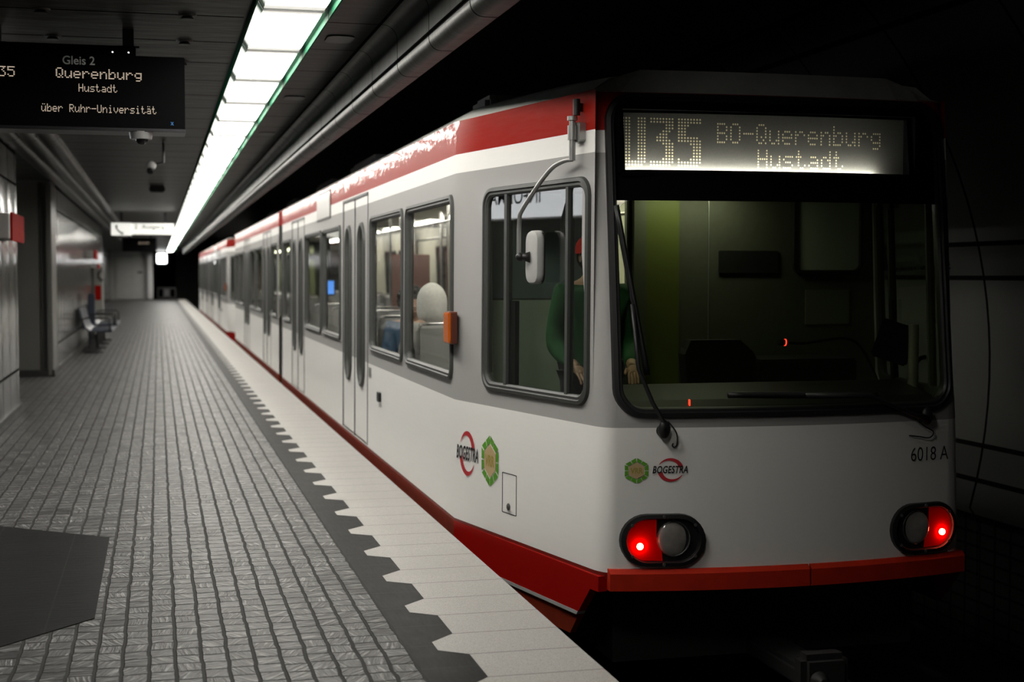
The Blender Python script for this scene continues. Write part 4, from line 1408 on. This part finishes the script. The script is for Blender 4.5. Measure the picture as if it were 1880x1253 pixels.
# ------------------------------------------------------------------ tram interior
PY = 7.95
bm = B(); box(bm, 1.76, 4.30, 8.0, 33.0, .06, .10); obj('saloon_floor', bm, mat('saloon_floor_grey', (.16, .16, .16), .6), tram)
bm = B(); box(bm, 1.76, 4.30, 7.98, 33.0, 2.26, 2.30); obj('saloon_ceiling', bm, M['lining'], tram)
bm = B(); prism(bm, [(2.13, 6.72), (3.93, 6.72), (4.22, PY), (1.84, PY)], lambda x, y: Vector((x, y, 1.985)), lambda x, y: Vector((x, y, 2.0))); obj('cab_ceiling', bm, M['cabpanel'], tram)
bm = B(); prism(bm, [(2.13, 6.62), (3.93, 6.62), (4.22, PY), (1.84, PY)], lambda x, y: Vector((x, y, .06)), lambda x, y: Vector((x, y, .10))); obj('cab_floor', bm, M['dash'], tram)
for x in (2.28, 3.72):
    for k in range(9):
        yk = 8.6 + k * 2.7
        if 19.4 < yk < 21: continue
        bm = B(); box(bm, x - .07, x + .07, yk, yk + 1.5, 2.215, 2.26, .012); obj('saloon_lamp', bm, M['saloonlamp'], tram)
bm = B(); box(bm, 2.75, 3.35, 7.70, 7.80, 1.955, 1.982, .008); obj('cab_fill_light', bm, mat('cab_fill_dim', (.8, .8, .7), .5, emit=(1, 1, .84), es=4.8), tram)  # added fill light, hidden above the windshield glass, to brighten the dark cab
# partition between cab and saloon
bm = B()
box(bm, 2.67, 4.295, PY, PY + .04, .1, 2.26)
box(bm, 1.83, 2.47, PY, PY + .04, .1, 2.26)
box(bm, 2.47, 2.67, PY, PY + .04, .1, .95)
cp = obj('cab_partition', bm, M['cabpanel'], tram)
bm = B(); box(bm, 1.84, 2.46, PY - .012, PY, .12, 1.355); obj('lower_panel', bm, M['greygreen'], cp)
bm = B(); box(bm, 1.84, 2.46, PY - .008, PY, 1.365, 1.97); obj('upper_panel', bm, mat('blue_grey_panel', (.16, .19, .20), .35), cp)
bm = B(); box(bm, 2.785, 2.99, PY - .02, PY, .12, 1.95); obj('door_panel', bm, M['yellow'], cp, label='yellow green panel')
bm = B(); box(bm, 2.70, 2.775, PY - .05, PY, .12, 1.96); obj('door_post', bm, M['cablining'], cp)
bm = B(); box(bm, 3.178, 3.184, PY - .006, PY + .002, .9, 1.95); obj('panel_edge', bm, M['alu'], cp)
bm = B(); box(bm, 3.245, 3.63, PY - .014, PY, 1.507, 1.645, .004); obj('label_plate', bm, M['dash'], cp)
out = rrect(3.72, 4.19, 1.500, 2.02, .06); inn = rrect(3.75, 4.16, 1.53, 1.99, .04)
bm = B(); ring_on(bm, out, inn, lambda u, v, o: Vector((u, PY - o, v)), [(0, 0), (.2, .02), (.8, .02), (1, 0)]); obj('window_rim', bm, M['dash'], cp)
bm = B(); slab_on(bm, inn, lambda u, v, o: Vector((u, PY - o, v)), .001, .006, 1); obj('window_blind', bm, M['greygreen'], cp)
bm = B(); box(bm, 3.81, 4.10, PY - .005, PY, 1.20, 1.41); obj('paper_notice', bm, M['paper'], cp)
# dashboard
bm = B()
prof = [(6.62, .845), (6.68, .875), (7.02, .93), (7.06, .90), (7.06, .55), (6.62, .50)]
a = [bm.verts.new((2.14, y, z)) for y, z in prof]; b = [bm.verts.new((3.92, y, z)) for y, z in prof]
for i in range(6):
    j = (i + 1) % 6; bm.faces.new((a[i], a[j], b[j], b[i]))
bm.faces.new(a); bm.faces.new(b[::-1])
da = obj('dashboard', bm, M['dash'], tram)
bm = B(); tube(bm, smooth_path([(3.82, 7.05, .90), (3.80, 7.08, .98), (3.755, 7.1, 1.08), (3.70, 7.1, 1.135), (3.62, 7.1, 1.155), (3.50, 7.1, 1.142), (3.40, 7.1, 1.130), (3.30, 7.1, 1.134)], 5), .008, 8); obj('microphone', bm, M['black'], da, smooth=True)
bm = B(); cyl(bm, (3.30, 7.1, 1.134), (3.25, 7.1, 1.136), .017, seg=14); obj('microphone_head', bm, M['black'], da, smooth=True, angle=30)
bm = B(); cyl(bm, (3.29, 7.1, 1.1345), (3.283, 7.1, 1.135), .019, seg=14); obj('microphone_light', bm, M['redled'], da)
bm = B(); box(bm, 2.556, 2.562, 6.628, 6.64, .845, .88); obj('indicator_light', bm, M['redled'], da)
bm = B(); cyl(bm, (4.0, 7.0, .82), (4.0, 7.0, 1.23), .028, seg=18); obj('column', bm, M['alu'], da, smooth=True, angle=30)
bm = B(); box(bm, -.10, .10, -.012, .012, -.11, .11, .01)
bm.transform(Matrix.Translation((3.93, 7.08, 1.13)) @ Matrix.Rotation(radians(-35), 4, 'Z') @ Matrix.Rotation(radians(18), 4, 'Y')); obj('monitor', bm, M['screen'], da)
bm = B(); tube(bm, smooth_path([(4.0, 7.0, 1.0), (4.05, 7.02, 1.04), (4.09, 7.03, 1.05)], 4), .012); obj('monitor_bracket', bm, M['black'], da, smooth=True)
# driver's seat
bm = B()
lp = [(2.90, .90), (2.885, 1.05), (2.92, 1.13), (3.22, 1.13), (3.30, 1.06), (3.34, .98), (3.34, .62), (2.90, .62)]
prism(bm, lp, lambda u, v: Vector((u, 7.55, v)), lambda u, v: Vector((u, 7.66, v)))
ds = obj('driver_seat', bm, M['dash'], tram)
bm = B(); box(bm, 2.90, 3.36, 7.15, 7.62, .50, .62, .03); obj('cushion', bm, M['dash'], ds)
bm = B(); cyl(bm, (3.12, 7.4, .1), (3.12, 7.4, .5), .06); obj('pedestal', bm, M['dash'], ds)
bm = B(); box(bm, 3.3, 3.9, 7.45, 7.9, .1, 1.02, .01); obj('cab_cupboard', bm, M['dash'], tram)
# saloon seats (double seats either side of the aisle, back to back)
def seat(x0, yb, face):
    bm = B()
    box(bm, x0, x0 + .86, yb - .03, yb + .03, .45, 1.12, .02)
    s = obj('passenger_seat', bm, M['seat'], tram)
    a, b = (yb + .03, yb + .47) if face > 0 else (yb - .47, yb - .03)
    bm = B(); box(bm, x0, x0 + .86, a, b, .44, .54, .025); obj('cushion', bm, M['seatfab'], s)
    bm = B(); box(bm, x0 + .36, x0 + .50, min(a, b) + .1, max(a, b) - .1, .1, .44); obj('pedestal', bm, M['under'], s)
    bm = B(); tube(bm, smooth_path([(x0 + .02, yb, 1.08), (x0 + .03, yb, 1.135), (x0 + .1, yb, 1.15), (x0 + .76, yb, 1.15), (x0 + .83, yb, 1.135), (x0 + .84, yb, 1.08)], 3), .012); obj('grab_rail', bm, M['chrome'], s, smooth=True)
for yb, fc in ((8.62, 1), (9.98, 1), (11.84, -1), (13.7, 1), (15.2, 1), (16.9, -1), (22.3, 1), (24.2, 1), (26.0, -1), (27.6, 1), (29.6, 1)):
    for x0 in (1.78, 3.42):
        seat(x0, yb, fc)
for yb in (11.75, 13.5, 17.0, 18.9):
    for x in (2.72, 3.34):
        bm = B(); tube(bm, [(x, yb, .1), (x, yb, 2.26)], .016); obj('grab_pole', bm, M['chrome'], tram, smooth=True, angle=40)
for x in (2.5, 3.56):
    bm = B(); tube(bm, [(x, 8.6, 1.98), (x, 19.8, 1.98)], .013)
    for y in (9, 12, 15, 18): tube(bm, [(x, y, 1.98), (x, y, 2.27)], .01)
    obj('handrail', bm, M['chrome'], tram, smooth=True, angle=40)
bm = B(); box(bm, 2.16, 2.32, 19.2, 19.26, 1.22, 1.44, .01); sc = obj('info_screen', bm, M['black'], tram)
bm = B(); box(bm, 2.18, 2.30, 19.192, 19.199, 1.24, 1.42); obj('screen_face', bm, M['bluescreen'], sc)
bm = B(); tube(bm, [(2.24, 19.24, 1.44), (2.24, 19.24, 2.27)], .015); obj('screen_hanger', bm, M['black'], sc)
for (x0, yb) in ((2.75, 17.25), (2.75, 13.75)):
    bm = B(); box(bm, x0, x0 + .5, yb, yb + .03, .15, 1.75, .01); obj('draught_screen', bm, M['screenpink'], tram)

# second, coupled tram behind
skip = {'operator_emblem', 'network_emblem', 'number_lettering', 'mirror_bracket', 'mirror_arm', 'mirror_housing', 'wiper', 'aerial_stub', 'access_hatch', 'tail_lamp', 'destination_display',
        'dashboard', 'driver_seat', 'cab_cupboard', 'cab_partition', 'info_screen', 'coupler', 'handrail', 'grab_pole', 'passenger_seat', 'tail_glow', 'pantograph'}
t2 = dup(tram, (XC, YM + 28.75, -.8), 'second white and red tram coupled behind the first, far along the platform', skip=skip)

# ------------------------------------------------------------------ passengers
def skin_mesh(name, joints, edges, m, parent, sub=2, root=0):
    """joints: {key: (co, radius)}; one continuous surface grown over the edges"""
    keys = list(joints)
    me = bpy.data.meshes.new(name)
    org = WORLD[parent.name]
    me.from_pydata([tuple(Vector(joints[k][0]) - org) for k in keys], [(keys.index(a), keys.index(b)) for a, b in edges], [])
    o = bpy.data.objects.new(name, me); COL.objects.link(o)
    o.modifiers.new('skin', 'SKIN').use_smooth_shade = True
    for i, k in enumerate(keys):
        r = joints[k][1]
        me.skin_vertices[0].data[i].radius = r if isinstance(r, tuple) else (r, r)
        me.skin_vertices[0].data[i].use_root = (i == root)
    sm = o.modifiers.new('sub', 'SUBSURF'); sm.levels = sub; sm.render_levels = sub
    dg = bpy.context.evaluated_depsgraph_get(); dg.update()
    new = bpy.data.meshes.new_from_object(o.evaluated_get(dg))
    o.modifiers.clear(); o.data = new; bpy.data.meshes.remove(me)
    new.name = name
    new.materials.clear(); new.materials.append(m)
    for p in new.polygons: p.use_smooth = True
    reg(o, parent, org)
    return o
def head_fn(fx, fy):
    def fn(c):
        f = c.x * fx + c.y * fy          # forward
        k = 1.0
        if c.z < 0: k = 1 + .9 * c.z      # chin narrows
        side = Vector((-fy, fx, 0)) * (c.x * -fy + c.y * fx) * k
        fw = Vector((fx, fy, 0)) * f * (1 + (.35 * c.z if c.z < 0 else 0))
        return Vector((side.x + fw.x, side.y + fw.y, c.z))
    return fn
def person(name_label, base, facing, pose, cloth, legs, headwear, seat_z=.54, height=1.66, group=None):
    """base: hip point for a sitter, feet point for a stander; facing: angle of the forward direction"""
    fx, fy = cos(facing), sin(facing)
    F_ = Vector((fx, fy, 0)); R_ = Vector((fy, -fx, 0)); U_ = Vector((0, 0, 1))
    t = thing('person', name_label, 'person', (base[0], base[1], base[2]), group)
    if pose == 'sit':
        hip = Vector((base[0], base[1], seat_z + .10))
        feet_z = .13
    else:
        hip = Vector((base[0], base[1], base[2] + height * .52)); feet_z = base[2] + .03
    chest = hip + U_ * height * .245 + F_ * .02
    neck = hip + U_ * height * .335 + F_ * .03
    head = neck + U_ * height * .085 + F_ * .025
    J = {'pelvis': (hip, .12), 'waist': (hip + U_ * .14, .115), 'chest': (chest, (.15, .12)), 'neck': (neck, .052), 'skull': (head - U_ * .05, .06)}
    E = [('pelvis', 'waist'), ('waist', 'chest'), ('chest', 'neck'), ('neck', 'skull')]
    for s, n in ((1, 'r'), (-1, 'l')):
        sh = chest + R_ * s * .17 + U_ * .07
        if pose == 'sit':
            el = sh - U_ * .27 + F_ * .04 + R_ * s * .03; wr = el + F_ * .20 - U_ * .06 - R_ * s * .06
            kn = hip + F_ * .42 + R_ * s * .10 + U_ * .01; an = Vector((kn.x, kn.y, feet_z + .06)) - F_ * .02
        else:
            el = sh - U_ * .28 + R_ * s * .04 - F_ * .01
            wr = el + F_ * .21 - U_ * .10 - R_ * s * .05
            kn = hip - U_ * height * .25 + R_ * s * .10 + F_ * .02; an = Vector((base[0], base[1], feet_z + .06)) + R_ * s * .10
        toe = Vector((an.x, an.y, feet_z + .01)) + F_ * .16
        J.update({'sh' + n: (sh, .065), 'el' + n: (el, .045), 'wr' + n: (wr, .030), 'kn' + n: (kn, .062), 'an' + n: (an, .042), 'toe' + n: (toe, .036), 'hp' + n: (hip + R_ * s * .09 - U_ * .02, .088)})
        E += [('chest', 'sh' + n), ('sh' + n, 'el' + n), ('el' + n, 'wr' + n), ('pelvis', 'hp' + n), ('hp' + n, 'kn' + n), ('kn' + n, 'an' + n), ('an' + n, 'toe' + n)]
        # hand: palm, four fingers and a thumb
        dr = (wr - el).normalized()
        palm = wr + dr * .055
        J['pm' + n] = (palm, (.030, .018)); E.append(('wr' + n, 'pm' + n))
        for q in range(4):
            off = R_ * s * (-.024 + .016 * q)
            a = palm + dr * .035 + off; b = a + dr * (.030, .036, .034, .026)[q] - U_ * .012; c = b + dr * .016 - U_ * .022
            J['f%d' % q + n] = (a, .0085); J['g%d' % q + n] = (b, .008); J['h%d' % q + n] = (c, .007)
            E += [('pm' + n, 'f%d' % q + n), ('f%d' % q + n, 'g%d' % q + n), ('g%d' % q + n, 'h%d' % q + n)]
        th = wr + dr * .03 - R_ * s * .035 - U_ * .005; th2 = th + dr * .035 - R_ * s * .008 - U_ * .01
        J['t1' + n] = (th, .010); J['t2' + n] = (th2, .008)
        E += [('pm' + n, 't1' + n), ('t1' + n, 't2' + n)]
    body = skin_mesh('body', J, E, M['skin'], t)
    # head with face joined into the body mesh
    bm = B(); bm.from_mesh(body.data)
    org = WORLD[t.name]
    hm = head_fn(fx, fy)
    sphere(bm, head - org + U_ * .0, (.078 if abs(fx) < .5 else .098, .098 if abs(fx) < .5 else .078, .118), 24, 16, hm)
    sphere(bm, head - org + F_ * .098 - U_ * .012, .014, 10, 8)
    sphere(bm, head - org + F_ * .085 - U_ * .055, (.02, .02, .008), 10, 8)
    for s in (1, -1): sphere(bm, head - org + R_ * s * .078 - U_ * .01, (.012, .018, .028), 10, 8)
    bm.to_mesh(body.data); bm.free()
    for p in body.data.polygons: p.use_smooth = True
    for s in (1, -1):
        bm = B(); sphere(bm, head + F_ * .086 + R_ * s * .032 + U_ * .012, .010, 10, 8); obj('eye', bm, M['eye'], body, smooth=True)
    # clothes: slightly larger skins over the same bones
    JC = {k: (J[k][0], tuple(r + .018 for r in J[k][1]) if isinstance(J[k][1], tuple) else J[k][1] + .018) for k in ('pelvis', 'waist', 'chest', 'shr', 'elr', 'wrr', 'shl', 'ell', 'wrl')}
    JC['collar'] = (neck - U_ * .03, .07)
    for n in 'rl': JC['wr' + n] = (J['wr' + n][0] * .95 + J['el' + n][0] * .05, .040)
    skin_mesh('jacket', JC, [('pelvis', 'waist'), ('waist', 'chest'), ('chest', 'collar'), ('chest', 'shr'), ('shr', 'elr'), ('elr', 'wrr'), ('chest', 'shl'), ('shl', 'ell'), ('ell', 'wrl')], cloth, t)
    JT = {k: (J[k][0], J[k][1] + .014) for k in ('pelvis', 'hpr', 'hpl', 'knr', 'knl', 'anr', 'anl')}
    skin_mesh('trousers', JT, [('pelvis', 'hpr'), ('hpr', 'knr'), ('knr', 'anr'), ('pelvis', 'hpl'), ('hpl', 'knl'), ('knl', 'anl')], legs, t)
    for n in 'rl':
        an, toe = J['an' + n][0], J['toe' + n][0]
        bm = B(); tube(bm, [Vector((an.x, an.y, feet_z + .045)) - F_ * .05, Vector((an.x, an.y, feet_z + .05)), toe, toe + F_ * .06], [.035, .052, .05, .03], 12)
        obj('shoe', bm, M['black'], t, smooth=True)
    bm = B()
    if headwear == 'scarf':
        def drape(c):
            f = c.x * fx + c.y * fy
            if c.z < -.02:
                s = 1 + (-.02 - c.z) * 2.2
                c = Vector((c.x * s, c.y * s, c.z * 1.25))
            return c + Vector((fx, fy, 0)) * (-.015)
        sphere(bm, head - U_ * .005, (.112, .118, .145), 28, 18, drape)
        obj('headscarf', bm, M['scarf'], t, smooth=True)
    elif headwear == 'hair':
        sphere(bm, head + U_ * .035 - F_ * .022, (.112, .112, .112), 26, 16)
        random.seed(3)
        for k in range(70):
            a = random.uniform(0, 2 * pi); e = random.uniform(-.3, 1.5)
            d = Vector((cos(a) * cos(e), sin(a) * cos(e), sin(e)))
            if d.dot(F_) > .5 and e < .5: continue
            sphere(bm, head + U_ * .035 - F_ * .022 + d * .105, .03, 8, 6)
        obj('hair', bm, M['hair'], t, smooth=True)
    elif headwear == 'cap':
        sphere(bm, head + U_ * .03, (.106, .112, .100), 26, 16, lambda c: Vector((c.x, c.y, max(c.z, -.02))))
        prism(bm, [(-.07, .06), (.07, .06), (.055, .15), (0, .175), (-.055, .15)], lambda a, b: head + R_ * a + F_ * b + U_ * .015, lambda a, b: head + R_ * a + F_ * b + U_ * .025)
        obj('cap', bm, M['redcloth'], t, smooth=True, angle=40)
        bm = B(); sphere(bm, head - F_ * .025 - U_ * .01, (.092, .09, .08), 20, 12); obj('hair', bm, M['hair'], t, smooth=True)
    return t
person('person in a white headscarf seated at the first saloon window behind the cab', (1.95, 10.24, .1), pi / 2, 'sit', M['greycloth'], M['trousers'], 'scarf', height=1.58)
person('person with dark curly hair and blue jacket seated by the second saloon window', (2.02, 11.56, .1), -pi / 2, 'sit', M['bluecloth'], M['trousers'], 'hair', height=1.46)
person('person in a red cap and green jacket standing inside the cab side window', (2.30, 7.45, .1), -pi / 2, 'stand', M['greencloth'], M['trousers'], 'cap', height=1.60)
